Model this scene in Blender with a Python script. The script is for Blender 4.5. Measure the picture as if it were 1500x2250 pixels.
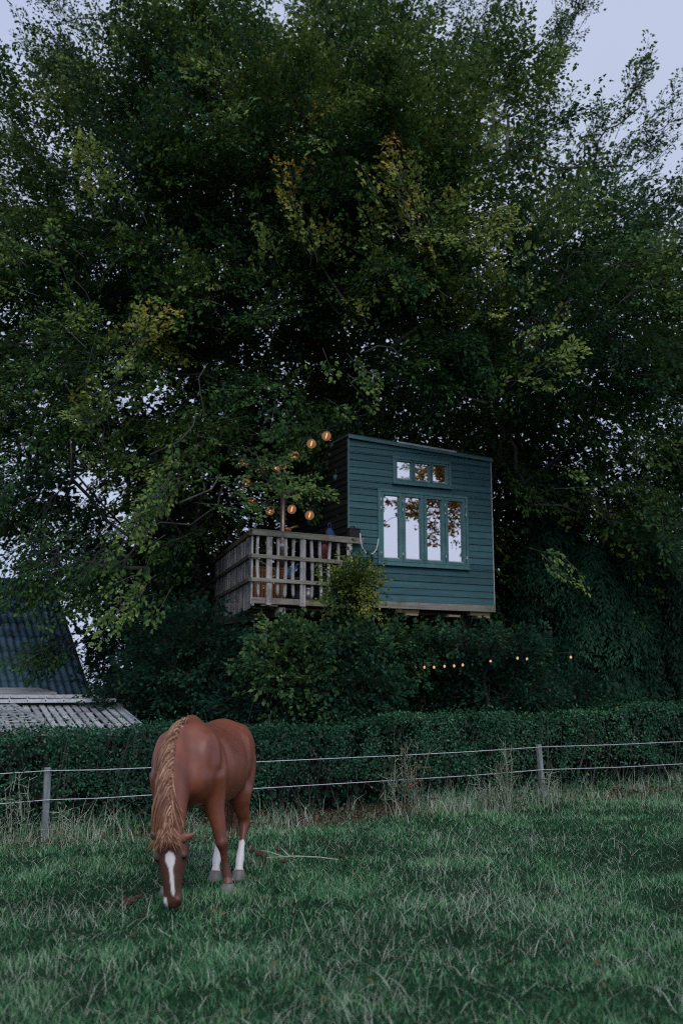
import bpy, bmesh, math, random
import numpy as np
from mathutils import Vector, Matrix

# ------------------------------------------------------------------ camera, sky, sun, exposure
for o in list(bpy.data.objects):
    bpy.data.objects.remove(o)
SC = bpy.context.scene
COL = SC.collection
rng = np.random.default_rng(7)
random.seed(7)
R = math.radians

PITCH, FPX, CAMH = R(10.24), 2187.0, 1.65
cam = bpy.data.cameras.new('camera')
cam.sensor_fit = 'VERTICAL'
cam.sensor_height = 36.0
cam.sensor_width = 24.0
cam.lens = 35.0
cam.clip_start = 0.1
cam.clip_end = 3000
cam.dof.use_dof = True
cam.dof.focus_distance = 11.5
cam.dof.aperture_fstop = 1.4
camo = bpy.data.objects.new('camera', cam)
COL.objects.link(camo)
camo.location = (0, 0, CAMH)
camo.rotation_euler = (math.pi / 2 + PITCH, 0, 0)
SC.camera = camo

SUN_EL, SUN_AZ = R(45.0), R(165.0)         # veiled sun high behind the camera, azimuth from +Y clockwise
world = bpy.data.worlds.new('World')
SC.world = world
world.use_nodes = True
wn, wl = world.node_tree.nodes, world.node_tree.links
bg = wn['Background']
sky = wn.new('ShaderNodeTexSky')
sky.sky_type = 'NISHITA'
sky.sun_disc = False
sky.sun_elevation = SUN_EL
sky.sun_rotation = SUN_AZ
sky.air_density = 1.0
sky.dust_density = 2.0
sky.ozone_density = 2.0
tcw = wn.new('ShaderNodeTexCoord')
cn = wn.new('ShaderNodeTexNoise')            # thin overcast sheet over the dusk sky
cn.inputs['Scale'].default_value = 1.6
cn.inputs['Detail'].default_value = 4
cr = wn.new('ShaderNodeValToRGB')
cr.color_ramp.elements[0].position = 0.3
cr.color_ramp.elements[0].color = (4.15, 5.05, 7.25, 1)
cr.color_ramp.elements[1].position = 0.7
cr.color_ramp.elements[1].color = (5.6, 6.15, 7.9, 1)
wmix = wn.new('ShaderNodeMix')
wmix.data_type = 'RGBA'
wmix.inputs['Factor'].default_value = 0.9
wl.new(tcw.outputs['Generated'], cn.inputs['Vector'])
wl.new(cn.outputs['Fac'], cr.inputs['Fac'])
wl.new(sky.outputs['Color'], wmix.inputs[6])
wl.new(cr.outputs['Color'], wmix.inputs[7])
wl.new(wmix.outputs[2], bg.inputs['Color'])
bg.inputs['Strength'].default_value = 0.1

sl = bpy.data.lights.new('sun', 'SUN')
sl.energy = 1.2
sl.angle = R(45)
sl.color = (1.0, 0.97, 0.93)
so = bpy.data.objects.new('sun', sl)
COL.objects.link(so)
sd = Vector((math.sin(SUN_AZ) * math.cos(SUN_EL), math.cos(SUN_AZ) * math.cos(SUN_EL), math.sin(SUN_EL)))
so.rotation_euler = sd.to_track_quat('Z', 'Y').to_euler()

SC.view_settings.view_transform = 'Standard'
SC.view_settings.look = 'None'
SC.view_settings.exposure = 0.1
SC.view_settings.gamma = 1.0
SC.view_settings.use_curve_mapping = False
SC.cycles.max_bounces = 6
SC.cycles.transparent_max_bounces = 8
SC.cycles.use_denoising = False
SC.cycles.use_adaptive_sampling = False
SC.cycles.sample_clamp_indirect = 3.0
SC.cycles.filter_width = 1.1

# ------------------------------------------------------------------ placing helpers (pixel of the 1500x2250 photo -> world)
def ray(px, py):
    cx, cy = (px - 750) / FPX, (1125 - py) / FPX
    return np.array([cx, math.cos(PITCH) - cy * math.sin(PITCH), math.sin(PITCH) + cy * math.cos(PITCH)])
def at(px, py, Y):
    r = ray(px, py)
    return np.array([0, 0, CAMH]) + r * (Y / r[1])
def atplane(px, py, p0, az):
    d = np.array([math.sin(az), math.cos(az)]); n = np.array([d[1], -d[0]])
    r = ray(px, py); t = (n @ np.array(p0[:2])) / (n @ r[:2])
    return np.array([0, 0, CAMH]) + r * t
def gnd(px, py, z=0.0):
    r = ray(px, py)
    return np.array([0, 0, CAMH]) + r * ((z - CAMH) / r[2])
def sstep(a, b, x):
    t = np.clip((x - a) / (b - a), 0, 1)
    return t * t * (3 - 2 * t)
def ground_z(x, y):
    x = np.asarray(x, float); y = np.asarray(y, float)
    near = sstep(60, 30, np.hypot(x, y))
    return (0.018 * np.clip(x, -12, 12) * sstep(8, 16, y)
            + (0.018 * np.sin(x * 2.1 + 1.3 * np.sin(y * 1.7)) + 0.014 * np.sin(y * 3.3 + x * 1.1) + 0.008 * np.sin(x * 5.1 - y * 4.3)) * near)

# ------------------------------------------------------------------ object helpers
def link(o):
    COL.objects.link(o)
    return o
def tag(o, label=None, cat=None, group=None, kind=None):
    if label: o['label'] = label
    if cat: o['category'] = cat
    if group: o['group'] = group
    if kind: o['kind'] = kind
    return o
def empty(name, loc, rotz=0.0, label=None, cat=None, group=None):
    o = bpy.data.objects.new(name, None)
    o.empty_display_size = 0.2
    o.location = loc
    o.rotation_euler = (0, 0, rotz)
    link(o)
    return tag(o, label, cat, group)

class MB:
    """collects simple shapes and links them as one mesh object"""
    def __init__(s):
        s.v, s.f, s.m = [], [], []
    def add(s, verts, faces, mi=0):
        b = len(s.v)
        s.v.extend([tuple(map(float, p)) for p in verts])
        s.f.extend([tuple(b + i for i in f) for f in faces])
        s.m.extend([mi] * len(faces))
    def box(s, c, size, ax=None, mi=0):
        """ax: 3 unit vectors"""
        c = np.array(c, float); h = np.array(size, float) / 2
        A = np.eye(3) if ax is None else np.array(ax, float)
        vs = [c + A[0] * h[0] * i + A[1] * h[1] * j + A[2] * h[2] * k for i in (-1, 1) for j in (-1, 1) for k in (-1, 1)]
        s.add(vs, [(0, 1, 3, 2), (4, 6, 7, 5), (0, 4, 5, 1), (2, 3, 7, 6), (0, 2, 6, 4), (1, 5, 7, 3)], mi)
    def b2(s, lo, hi, mi=0):
        lo, hi = np.array(lo, float), np.array(hi, float)
        s.box((lo + hi) / 2, hi - lo, None, mi)
    def bar(s, a, b, w, h, up=(0, 0, 1), mi=0):
        a, b = np.array(a, float), np.array(b, float)
        d = b - a; L = np.linalg.norm(d); d /= L
        u = np.array(up, float); sd_ = np.cross(d, u)
        if np.linalg.norm(sd_) < 1e-4: sd_ = np.cross(d, (1, 0, 0))
        sd_ /= np.linalg.norm(sd_); u = np.cross(sd_, d)
        s.box((a + b) / 2, (L, w, h), (d, sd_, u), mi)
    def tube(s, pts, rad, n=6, mi=0, cap=True):
        pts = np.array(pts, float); k = len(pts)
        rad = np.ones(k) * rad if np.isscalar(rad) else np.array(rad, float)
        T = np.gradient(pts, axis=0); T /= np.linalg.norm(T, axis=1)[:, None] + 1e-9
        ref = np.array([0, 0, 1.0]) if abs(T[0][2]) < 0.9 else np.array([1.0, 0, 0])
        vs, fs = [], []
        u = np.cross(T[0], ref); u /= np.linalg.norm(u)
        for i in range(k):
            u = u - T[i] * (u @ T[i]); u /= np.linalg.norm(u) + 1e-9
            w = np.cross(T[i], u)
            for j in range(n):
                a = 2 * math.pi * j / n
                vs.append(pts[i] + rad[i] * (math.cos(a) * u + math.sin(a) * w))
        for i in range(k - 1):
            for j in range(n):
                j2 = (j + 1) % n
                fs.append((i * n + j, i * n + j2, (i + 1) * n + j2, (i + 1) * n + j))
        if cap:
            fs.append(tuple(range(n))[::-1]); fs.append(tuple((k - 1) * n + j for j in range(n)))
        s.add(vs, fs, mi)
    def ell(s, c, r, seg=12, ring=8, mi=0, ax=None):
        A = np.eye(3) if ax is None else np.array(ax, float)
        vs, fs = [], []
        c = np.array(c, float); r = np.ones(3) * r if np.isscalar(r) else np.array(r, float)
        for i in range(ring + 1):
            p = math.pi * i / ring
            for j in range(seg):
                a = 2 * math.pi * j / seg
                q = np.array([math.sin(p) * math.cos(a) * r[0], math.sin(p) * math.sin(a) * r[1], math.cos(p) * r[2]])
                vs.append(c + q @ A)
        for i in range(ring):
            for j in range(seg):
                j2 = (j + 1) % seg
                fs.append((i * seg + j, (i + 1) * seg + j, (i + 1) * seg + j2, i * seg + j2))
        s.add(vs, fs, mi)
    def mesh(s, name, mats, smooth=False):
        me = bpy.data.meshes.new(name)
        me.from_pydata(s.v, [], s.f)
        for m in (mats if isinstance(mats, (list, tuple)) else [mats]): me.materials.append(m)
        me.polygons.foreach_set('material_index', s.m)
        if smooth: me.polygons.foreach_set('use_smooth', [True] * len(s.f))
        me.update()
        return me
    def build(s, name, mats, parent=None, smooth=False, bevel=0.0):
        me = s.mesh(name, mats, smooth)
        o = bpy.data.objects.new(name, me)
        link(o)
        if parent: o.parent = parent
        if bevel:
            bm_ = o.modifiers.new('bevel', 'BEVEL'); bm_.width = bevel; bm_.segments = 1; bm_.limit_method = 'ANGLE'
        return o

# ------------------------------------------------------------------ materials
def newmat(name):
    m = bpy.data.materials.new(name); m.use_nodes = True
    n, l = m.node_tree.nodes, m.node_tree.links
    return m, n, l, n['Principled BSDF']
def ramp(n, stops):
    r = n.new('ShaderNodeValToRGB')
    e = r.color_ramp.elements
    e[0].position, e[0].color = stops[0][0], (*stops[0][1], 1)
    e[1].position, e[1].color = stops[-1][0], (*stops[-1][1], 1)
    for p, c in stops[1:-1]:
        k = e.new(p); k.color = (*c, 1)
    return r
def noise(n, l, scale=5, detail=4, stretch=None, coord='Object', rough=0.6):
    tc = n.new('ShaderNodeTexCoord'); t = n.new('ShaderNodeTexNoise')
    t.inputs['Scale'].default_value = scale; t.inputs['Detail'].default_value = detail; t.inputs['Roughness'].default_value = rough
    if stretch:
        mp = n.new('ShaderNodeMapping'); mp.inputs['Scale'].default_value = stretch
        l.new(tc.outputs[coord], mp.inputs['Vector']); l.new(mp.outputs[0], t.inputs['Vector'])
    else:
        l.new(tc.outputs[coord], t.inputs['Vector'])
    return t
def bump(n, l, src, bsdf, strength=0.3, dist=0.01):
    b = n.new('ShaderNodeBump'); b.inputs['Strength'].default_value = strength; b.inputs['Distance'].default_value = dist
    l.new(src, b.inputs['Height']); l.new(b.outputs[0], bsdf.inputs['Normal'])
def simple(name, col, rough=0.6, metal=0.0, emit=None, es=0.0):
    m, n, l, b = newmat(name)
    b.inputs['Base Color'].default_value = (*col, 1); b.inputs['Roughness'].default_value = rough; b.inputs['Metallic'].default_value = metal
    t = noise(n, l, 14, 3); r = ramp(n, [(0.3, tuple(c * 0.75 for c in col)), (0.7, tuple(min(1, c * 1.2) for c in col))])
    l.new(t.outputs['Fac'], r.inputs['Fac']); l.new(r.outputs[0], b.inputs['Base Color'])
    if emit:
        b.inputs['Emission Color'].default_value = (*emit, 1); b.inputs['Emission Strength'].default_value = es
    return m
def woodmat(name, dark, light, stretch, rough=0.75, var=0.25, spots=None):
    m, n, l, b = newmat(name)
    t = noise(n, l, 1.0, 6, stretch); r = ramp(n, [(0.28, dark), (0.72, light)])
    l.new(t.outputs['Fac'], r.inputs['Fac'])
    oi = n.new('ShaderNodeObjectInfo')
    mr = n.new('ShaderNodeMapRange'); mr.inputs['To Min'].default_value = 1 - var; mr.inputs['To Max'].default_value = 1 + var
    l.new(oi.outputs['Random'], mr.inputs['Value'])
    hs = n.new('ShaderNodeHueSaturation'); l.new(mr.outputs[0], hs.inputs['Value']); l.new(r.outputs[0], hs.inputs['Color'])
    out = hs.outputs[0]
    if spots:
        t2 = noise(n, l, 3.0, 5, None, rough=0.7); r2 = ramp(n, [(0.5, (0, 0, 0)), (0.72, (1, 1, 1))])
        l.new(t2.outputs['Fac'], r2.inputs['Fac'])
        mx = n.new('ShaderNodeMix'); mx.data_type = 'RGBA'; l.new(r2.outputs[0], mx.inputs['Factor']); l.new(out, mx.inputs[6]); mx.inputs[7].default_value = (*spots, 1)
        out = mx.outputs[2]
    l.new(out, b.inputs['Base Color']); b.inputs['Roughness'].default_value = rough; b.inputs['Specular IOR Level'].default_value = 0.2
    bump(n, l, t.outputs['Fac'], b, 0.35, 0.004)
    return m
def leafmat(name, stops, rough=0.45, trans=0.25, transcol=(0.10, 0.14, 0.03), spec=0.10):
    m, n, l, b = newmat(name)
    at_ = n.new('ShaderNodeAttribute'); at_.attribute_name = 'tint'
    r = ramp(n, stops); l.new(at_.outputs['Fac'], r.inputs['Fac'])
    l.new(r.outputs[0], b.inputs['Base Color']); b.inputs['Roughness'].default_value = rough
    b.inputs['Specular IOR Level'].default_value = spec
    tr = n.new('ShaderNodeBsdfTranslucent')
    mu = n.new('ShaderNodeMix'); mu.data_type = 'RGBA'; mu.blend_type = 'MIX'; mu.inputs['Factor'].default_value = 0.5
    l.new(r.outputs[0], mu.inputs[6]); mu.inputs[7].default_value = (*transcol, 1)
    l.new(mu.outputs[2], tr.inputs['Color'])
    ms = n.new('ShaderNodeMixShader'); ms.inputs[0].default_value = trans
    l.new(b.outputs[0], ms.inputs[1]); l.new(tr.outputs[0], ms.inputs[2])
    l.new(ms.outputs[0], n['Material Output'].inputs['Surface'])
    return m

M = {}
M['beech'] = leafmat('beech_leaf', [(0.0, (0.007, 0.032, 0.020)), (0.22, (0.014, 0.060, 0.028)), (0.42, (0.058, 0.135, 0.036)), (0.62, (0.21, 0.30, 0.075)), (0.8, (0.34, 0.35, 0.075)), (0.9, (0.42, 0.29, 0.055)), (1.0, (0.45, 0.17, 0.04))], spec=0.10, rough=0.5)
M['shrub'] = leafmat('shrub_leaf', [(0.0, (0.005, 0.026, 0.019)), (0.35, (0.011, 0.050, 0.032)), (0.6, (0.045, 0.115, 0.045)), (0.8, (0.11, 0.19, 0.06)), (1.0, (0.22, 0.24, 0.07))], rough=0.38)
M['hedge'] = leafmat('hedge_leaf', [(0.0, (0.007, 0.034, 0.020)), (0.5, (0.026, 0.108, 0.056)), (0.82, (0.085, 0.235, 0.11)), (1.0, (0.20, 0.27, 0.08))], rough=0.36, trans=0.12, spec=0.16)
M['conifer'] = leafmat('conifer_scale', [(0.0, (0.004, 0.020, 0.012)), (0.5, (0.013, 0.058, 0.032)), (1.0, (0.055, 0.17, 0.085))], rough=0.5, trans=0.08)
M['gold'] = leafmat('golden_leaf', [(0.0, (0.03, 0.075, 0.025)), (0.35, (0.11, 0.17, 0.04)), (0.65, (0.30, 0.34, 0.065)), (0.9, (0.50, 0.42, 0.07)), (1.0, (0.58, 0.33, 0.05))])
M['grass'] = leafmat('grass_blade', [(0.0, (0.010, 0.068, 0.027)), (0.28, (0.038, 0.168, 0.068)), (0.46, (0.100, 0.30, 0.135)), (0.62, (0.26, 0.52, 0.23)), (0.72, (0.34, 0.45, 0.28)), (1.0, (0.85, 0.86, 0.76))], rough=0.5, trans=0.2, transcol=(0.08, 0.16, 0.05))
M['litter'] = leafmat('dead_leaf', [(0.0, (0.045, 0.028, 0.016)), (1.0, (0.20, 0.13, 0.06))], rough=0.7, trans=0.05)
M['bark'] = woodmat('beech_bark', (0.028, 0.028, 0.026), (0.13, 0.13, 0.125), (3, 3, 1.2), 0.8, 0.1)
M['stem'] = woodmat('dry_stem', (0.20, 0.22, 0.15), (0.44, 0.47, 0.36), (9, 9, 2), 0.8, 0.2)
M['teal'] = woodmat('teal_painted_board', (0.031, 0.088, 0.104), (0.066, 0.156, 0.176), (1.2, 6, 26), 0.62, 0.24, (0.05, 0.115, 0.12))
M['tealtrim'] = woodmat('teal_painted_trim', (0.06, 0.15, 0.158), (0.11, 0.23, 0.235), (5, 5, 5), 0.45, 0.06)
M['slat'] = woodmat('shaded_slat_wood', (0.14, 0.135, 0.125), (0.46, 0.44, 0.42), (20, 20, 1.6), 0.85, 0.45, (0.06, 0.065, 0.045))  # side slats darker than the front ones: their shade is painted in
M['raildark'] = woodmat('shaded_rail_wood', (0.05, 0.042, 0.03), (0.15, 0.13, 0.10), (3, 3, 3), 0.85, 0.1)  # side rails, with the shade of that side put into the colour
M['side'] = woodmat('shadow_tone_side_board', (0.007, 0.009, 0.009), (0.022, 0.023, 0.02), (6, 1.2, 26), 0.8, 0.25)
M['grey'] = woodmat('weathered_grey_wood', (0.24, 0.23, 0.23), (0.60, 0.56, 0.55), (22, 22, 1.6), 0.8, 0.2, (0.12, 0.10, 0.08))
M['greyh'] = woodmat('weathered_rail_wood', (0.15, 0.14, 0.118), (0.38, 0.355, 0.305), (1.8, 1.8, 26), 0.8, 0.15, (0.13, 0.12, 0.07))
M['beam'] = woodmat('pale_beam_wood', (0.24, 0.19, 0.11), (0.45, 0.37, 0.22), (2, 2, 20), 0.8, 0.2)
M['beamdark'] = woodmat('dark_beam_wood', (0.05, 0.042, 0.03), (0.13, 0.11, 0.08), (2, 2, 20), 0.8, 0.2)
M['warm'] = woodmat('warm_interior_wood', (0.22, 0.10, 0.045), (0.42, 0.21, 0.10), (2, 2, 9), 0.6, 0.1)
M['roofing'] = simple('dark_roofing', (0.05, 0.07, 0.075), 0.7)
M['skyglint'] = simple('roof_edge_sky_glint', (0.55, 0.56, 0.58), 0.35, 0.3)  # pale tone stands in for sky reflected along the roof edge
M['steel'] = simple('galvanised_steel', (0.36, 0.37, 0.38), 0.4, 0.8)
M['alu'] = simple('aluminium', (0.62, 0.62, 0.64), 0.42, 0.35)
M['hinge'] = simple('hinge_metal', (0.6, 0.62, 0.62), 0.35, 0.6)
M['pipe'] = simple('brown_stove_pipe', (0.21, 0.165, 0.15), 0.33, 0.75)
M['black'] = simple('black_plastic', (0.012, 0.012, 0.013), 0.5)
M['white'] = simple('white_cable', (0.62, 0.64, 0.64), 0.5)
M['blue'] = simple('blue_enamel', (0.035, 0.22, 0.50), 0.35)
M['darkblue'] = simple('dark_blue_cloth', (0.02, 0.05, 0.14), 0.8)
M['red'] = simple('dark_red_cloth', (0.16, 0.025, 0.035), 0.8)
M['copper'] = simple('copper', (0.42, 0.19, 0.10), 0.35, 0.7)
M['rope'] = simple('white_electric_rope', (0.52, 0.54, 0.56), 0.6)
M['barkdark'] = woodmat('dark_shrub_bark', (0.012, 0.012, 0.011), (0.04, 0.04, 0.036), (3, 3, 1.2), 0.85, 0.1)
M['sleeve'] = simple('pale_blue_sleeve', (0.12, 0.42, 0.62), 0.5)
M['hoof'] = simple('hoof_horn', (0.16, 0.15, 0.14), 0.55)
M['eye'] = simple('horse_eye', (0.01, 0.007, 0.006), 0.08)
M['hip'] = simple('rose_hip', (0.30, 0.035, 0.025), 0.4)
M['seed'] = simple('brown_seed_head', (0.07, 0.035, 0.022), 0.9)
M['pale'] = woodmat('pale_painted_slat', (0.26, 0.28, 0.29), (0.50, 0.52, 0.53), (20, 2, 20), 0.75, 0.22, (0.13, 0.14, 0.14))
M['paleb'] = woodmat('pale_board', (0.28, 0.28, 0.27), (0.48, 0.47, 0.45), (2, 20, 20), 0.75, 0.15)
M['post'] = woodmat('lichen_post', (0.09, 0.11, 0.115), (0.27, 0.30, 0.31), (14, 14, 2), 0.85, 0.15, (0.14, 0.17, 0.07))
M['sheet'] = woodmat('slate_blue_sheet', (0.045, 0.105, 0.145), (0.11, 0.205, 0.26), (5, 5, 5), 0.5, 0.14, (0.03, 0.035, 0.028))
M['barnwall'] = woodmat('barn_board', (0.03, 0.03, 0.03), (0.07, 0.065, 0.06), (10, 10, 2), 0.85, 0.1)

def glass_mat():
    m, n, l, b = newmat('mirror_like_glass')
    tr = n.new('ShaderNodeBsdfTransparent'); tr.inputs['Color'].default_value = (0.85, 0.9, 0.9, 1)
    gl = n.new('ShaderNodeBsdfGlossy'); gl.inputs['Roughness'].default_value = 0.004; gl.inputs['Color'].default_value = (0.97, 0.95, 0.97, 1)
    t = noise(n, l, 1.3, 2); bp = n.new('ShaderNodeBump'); bp.inputs['Strength'].default_value = 0.015; bp.inputs['Distance'].default_value = 0.02
    l.new(t.outputs['Fac'], bp.inputs['Height']); l.new(bp.outputs[0], gl.inputs['Normal'])
    ms = n.new('ShaderNodeMixShader'); ms.inputs[0].default_value = 0.86
    l.new(tr.outputs[0], ms.inputs[1]); l.new(gl.outputs[0], ms.inputs[2]); l.new(ms.outputs[0], n['Material Output'].inputs['Surface'])
    return m
M['glass'] = glass_mat()
def emis(name, col, st):
    m, n, l, b = newmat(name)
    b.inputs['Base Color'].default_value = (0.05, 0.03, 0.02, 1)
    b.inputs['Emission Color'].default_value = (*col, 1); b.inputs['Emission Strength'].default_value = st
    return m
M['filament'] = emis('glowing_filament', (1.0, 0.80, 0.60), 2.4)
M['lampglow'] = emis('lamp_shade_glow', (1.0, 0.86, 0.72), 6.0)
def globe_mat():
    m, n, l, b = newmat('amber_globe_glass')
    b.inputs['Base Color'].default_value = (0.25, 0.12, 0.05, 1); b.inputs['Roughness'].default_value = 0.25
    t = noise(n, l, 9, 3); r = ramp(n, [(0.3, (0.44, 0.23, 0.11)), (0.7, (0.60, 0.35, 0.19))]); l.new(t.outputs['Fac'], r.inputs['Fac'])
    l.new(r.outputs[0], b.inputs['Emission Color']); b.inputs['Emission Strength'].default_value = 0.38
    tr = n.new('ShaderNodeBsdfTransparent'); tr.inputs['Color'].default_value = (1.0, 0.72, 0.4, 1)
    ms = n.new('ShaderNodeMixShader'); ms.inputs[0].default_value = 0.45
    l.new(b.outputs[0], ms.inputs[1]); l.new(tr.outputs[0], ms.inputs[2]); l.new(ms.outputs[0], n['Material Output'].inputs['Surface'])
    return m
M['globe'] = globe_mat()
M['smallbulb'] = emis('small_bulb_glow', (1.0, 0.62, 0.38), 0.7)

# fence / hedge line
FL = np.array([-3.313, 11.766]); FAZ = R(61.4)
FD = np.array([math.sin(FAZ), math.cos(FAZ)]); FN = np.array([-FD[1], FD[0]])      # FN points away from the camera

# ------------------------------------------------------------------ ground
def ground_mat():
    m, n, l, b = newmat('meadow_soil')
    t = noise(n, l, 2.2, 6); r = ramp(n, [(0.3, (0.008, 0.020, 0.010)), (0.55, (0.012, 0.030, 0.014)), (0.75, (0.025, 0.03, 0.018))])
    l.new(t.outputs['Fac'], r.inputs['Fac'])
    geo = n.new('ShaderNodeNewGeometry'); sep = n.new('ShaderNodeVectorMath'); sep.operation = 'DOT_PRODUCT'
    sep.inputs[1].default_value = (FN[0], FN[1], 0); l.new(geo.outputs['Position'], sep.inputs[0])
    ad = n.new('ShaderNodeMath'); ad.operation = 'MULTIPLY_ADD'; ad.inputs[1].default_value = 1.2; l.new(t.outputs['Fac'], ad.inputs[0]); l.new(sep.outputs['Value'], ad.inputs[2])
    d0 = float(FN @ FL)
    mr = n.new('ShaderNodeMapRange'); mr.inputs['From Min'].default_value = d0 - 0.1; mr.inputs['From Max'].default_value = d0 + 0.7; l.new(ad.outputs[0], mr.inputs['Value'])
    mx = n.new('ShaderNodeMix'); mx.data_type = 'RGBA'; l.new(mr.outputs[0], mx.inputs['Factor']); l.new(r.outputs[0], mx.inputs[6]); mx.inputs[7].default_value = (0.045, 0.03, 0.022, 1)
    l.new(mx.outputs[2], b.inputs['Base Color']); b.inputs['Roughness'].default_value = 0.95; b.inputs['Specular IOR Level'].default_value = 0.04
    bump(n, l, t.outputs['Fac'], b, 0.5, 0.03)
    return m
def make_ground():
    inner = np.linspace(-16, 16, 129); far = np.array([-900, -400, -160, -70, -35, -22])
    xs = np.concatenate([far, inner, -far[::-1]])
    ys = np.concatenate([[-700, -250, -80, -30, -10], np.linspace(0, 30, 121), [40, 60, 100, 200, 500, 1200]])
    X, Y = np.meshgrid(xs, ys); Z = ground_z(X, Y)
    nx, ny = len(xs), len(ys)
    v = np.stack([X.ravel(), Y.ravel(), Z.ravel()], 1)
    i = (np.arange(ny - 1)[:, None] * nx + np.arange(nx - 1)[None]).ravel()
    f = np.stack([i, i + 1, i + 1 + nx, i + nx], 1)
    o = npmesh('ground', v, f, [ground_mat()], smooth=True)
    tag(o, kind='structure')
def npmesh(name, v, f, mats, parent=None, smooth=False, fattr=None, loc=None):
    """fast mesh from arrays; f is (n,3) or (n,4); fattr: dict of per-face floats"""
    me = bpy.data.meshes.new(name)
    k = f.shape[1]
    me.vertices.add(len(v)); me.vertices.foreach_set('co', np.ascontiguousarray(v, np.float32).ravel())
    me.loops.add(f.size); me.loops.foreach_set('vertex_index', np.ascontiguousarray(f, np.int32).ravel())
    me.polygons.add(len(f)); me.polygons.foreach_set('loop_start', np.arange(0, f.size, k, dtype=np.int32))
    me.update(calc_edges=True)
    for m in mats: me.materials.append(m)
    if smooth: me.polygons.foreach_set('use_smooth', np.ones(len(f), bool))
    for kk, a in (fattr or {}).items():
        at_ = me.attributes.new(kk, 'FLOAT', 'FACE'); at_.data.foreach_set('value', np.ascontiguousarray(a, np.float32))
    o = bpy.data.objects.new(name, me)
    link(o)
    if loc is not None: o.location = loc
    if parent: o.parent = parent
    return o
make_ground()

# ------------------------------------------------------------------ foliage generators (all vectorised)
def unit(a):
    return a / (np.linalg.norm(a, axis=-1, keepdims=True) + 1e-9)
def leaves_to_mesh(p, d, nrm, L, W, fold=0.1):
    s = unit(np.cross(d, nrm)); nrm = np.cross(s, d)
    L = L[:, None]; W = W[:, None]
    v = np.stack([p, p + d * L * 0.48 + s * W * 0.5 + nrm * L * fold, p + d * L - nrm * L * 0.08, p + d * L * 0.48 - s * W * 0.5 + nrm * L * fold], 1)
    n = len(p)
    return v.reshape(-1, 3), np.arange(n * 4, dtype=np.int32).reshape(n, 4)
def spray_leaves(c, d, up, length, m, leaf=0.08, aspect=0.62, width=0.36, flat=0.35, tint=None, tjit=0.1, droop=0.12):
    """c,d,up: (N,3) base, direction and plane normal of N sprays, m leaves on each; returns leaf arrays"""
    N = len(c)
    d = unit(d); sd_ = unit(np.cross(d, up)); nn = np.cross(sd_, d)
    t = rng.random((N, m)) ** 0.85
    s = rng.uniform(-1, 1, (N, m)); w = width * (1 - 0.65 * t) * np.minimum(1, 0.35 + t * 2.2)
    s = np.sign(s) * np.abs(s) ** 0.8
    ln = np.asarray(length)[:, None]
    pos = (c[:, None] + d[:, None] * (t * ln)[..., None] + sd_[:, None] * (s * w * ln)[..., None]
           + nn[:, None] * ((rng.normal(0, 0.035, (N, m)) - droop * (t ** 2 + 0.5 * s * s * w)) * ln)[..., None])
    ld = unit(d[:, None] * 0.75 + sd_[:, None] * (np.sign(s) * 0.65)[..., None] + rng.normal(0, 0.32, (N, m, 3)) - np.array([0, 0, 0.18]))
    lnr = unit(nn[:, None] + rng.normal(0, flat, (N, m, 3)))
    tint = np.zeros(N) if tint is None else tint
    tt = np.clip(tint[:, None] + rng.normal(0, tjit, (N, m)) + 0.12 * t, 0, 1)
    L = leaf * rng.uniform(0.7, 1.2, (N, m))
    return pos.reshape(-1, 3), ld.reshape(-1, 3), lnr.reshape(-1, 3), L.ravel(), (L * aspect).ravel(), tt.ravel()
def cat(parts):
    return [np.concatenate(a) for a in zip(*parts)]
def foliage(name, parts, mat, parent, loc, fold=0.1, stuff=False):
    p, d, nrm, L, W, t = cat(parts)
    v, f = leaves_to_mesh(p - np.asarray(loc), d, nrm, L, W, fold)
    o = npmesh(name, v, f, [mat], parent, fattr={'tint': t})
    if stuff: o['kind'] = 'stuff'
    return o
def twig_mesh(a, b, r0, r1, sag=0.0):
    """3-sided twigs with one bend from a to b"""
    N = len(a); mid = (a + b) / 2 + rng.normal(0, 0.03, (N, 3)) * np.linalg.norm(b - a, axis=1)[:, None] + np.array([0, 0, -sag])
    d = unit(b - a); ref = np.where(np.abs(d[:, 2:3]) < 0.9, np.array([[0, 0, 1.0]]), np.array([[1.0, 0, 0]]))
    u = unit(np.cross(d, ref)); w = np.cross(d, u)
    r0 = np.broadcast_to(r0, (N,))[:, None]; r1 = np.broadcast_to(r1, (N,))[:, None]
    vs = []
    for c, r in ((a, r0), (mid, (r0 + r1) / 2), (b, r1)):
        for k in range(3):
            an = 2 * math.pi * k / 3
            vs.append(c + r * (math.cos(an) * u + math.sin(an) * w))
    v = np.stack(vs, 1).reshape(-1, 3)
    base = (np.arange(N) * 9)[:, None]
    f = []
    for i in range(2):
        for k in range(3):
            k2 = (k + 1) % 3
            f.append(np.stack([base[:, 0] + i * 3 + k, base[:, 0] + i * 3 + k2, base[:, 0] + (i + 1) * 3 + k2, base[:, 0] + (i + 1) * 3 + k], 1))
    return v, np.concatenate(f).astype(np.int32)
def merge(vf):
    vs, fs, b = [], [], 0
    for v, f in vf:
        vs.append(v); fs.append(f + b); b += len(v)
    return np.concatenate(vs), np.concatenate(fs)
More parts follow.
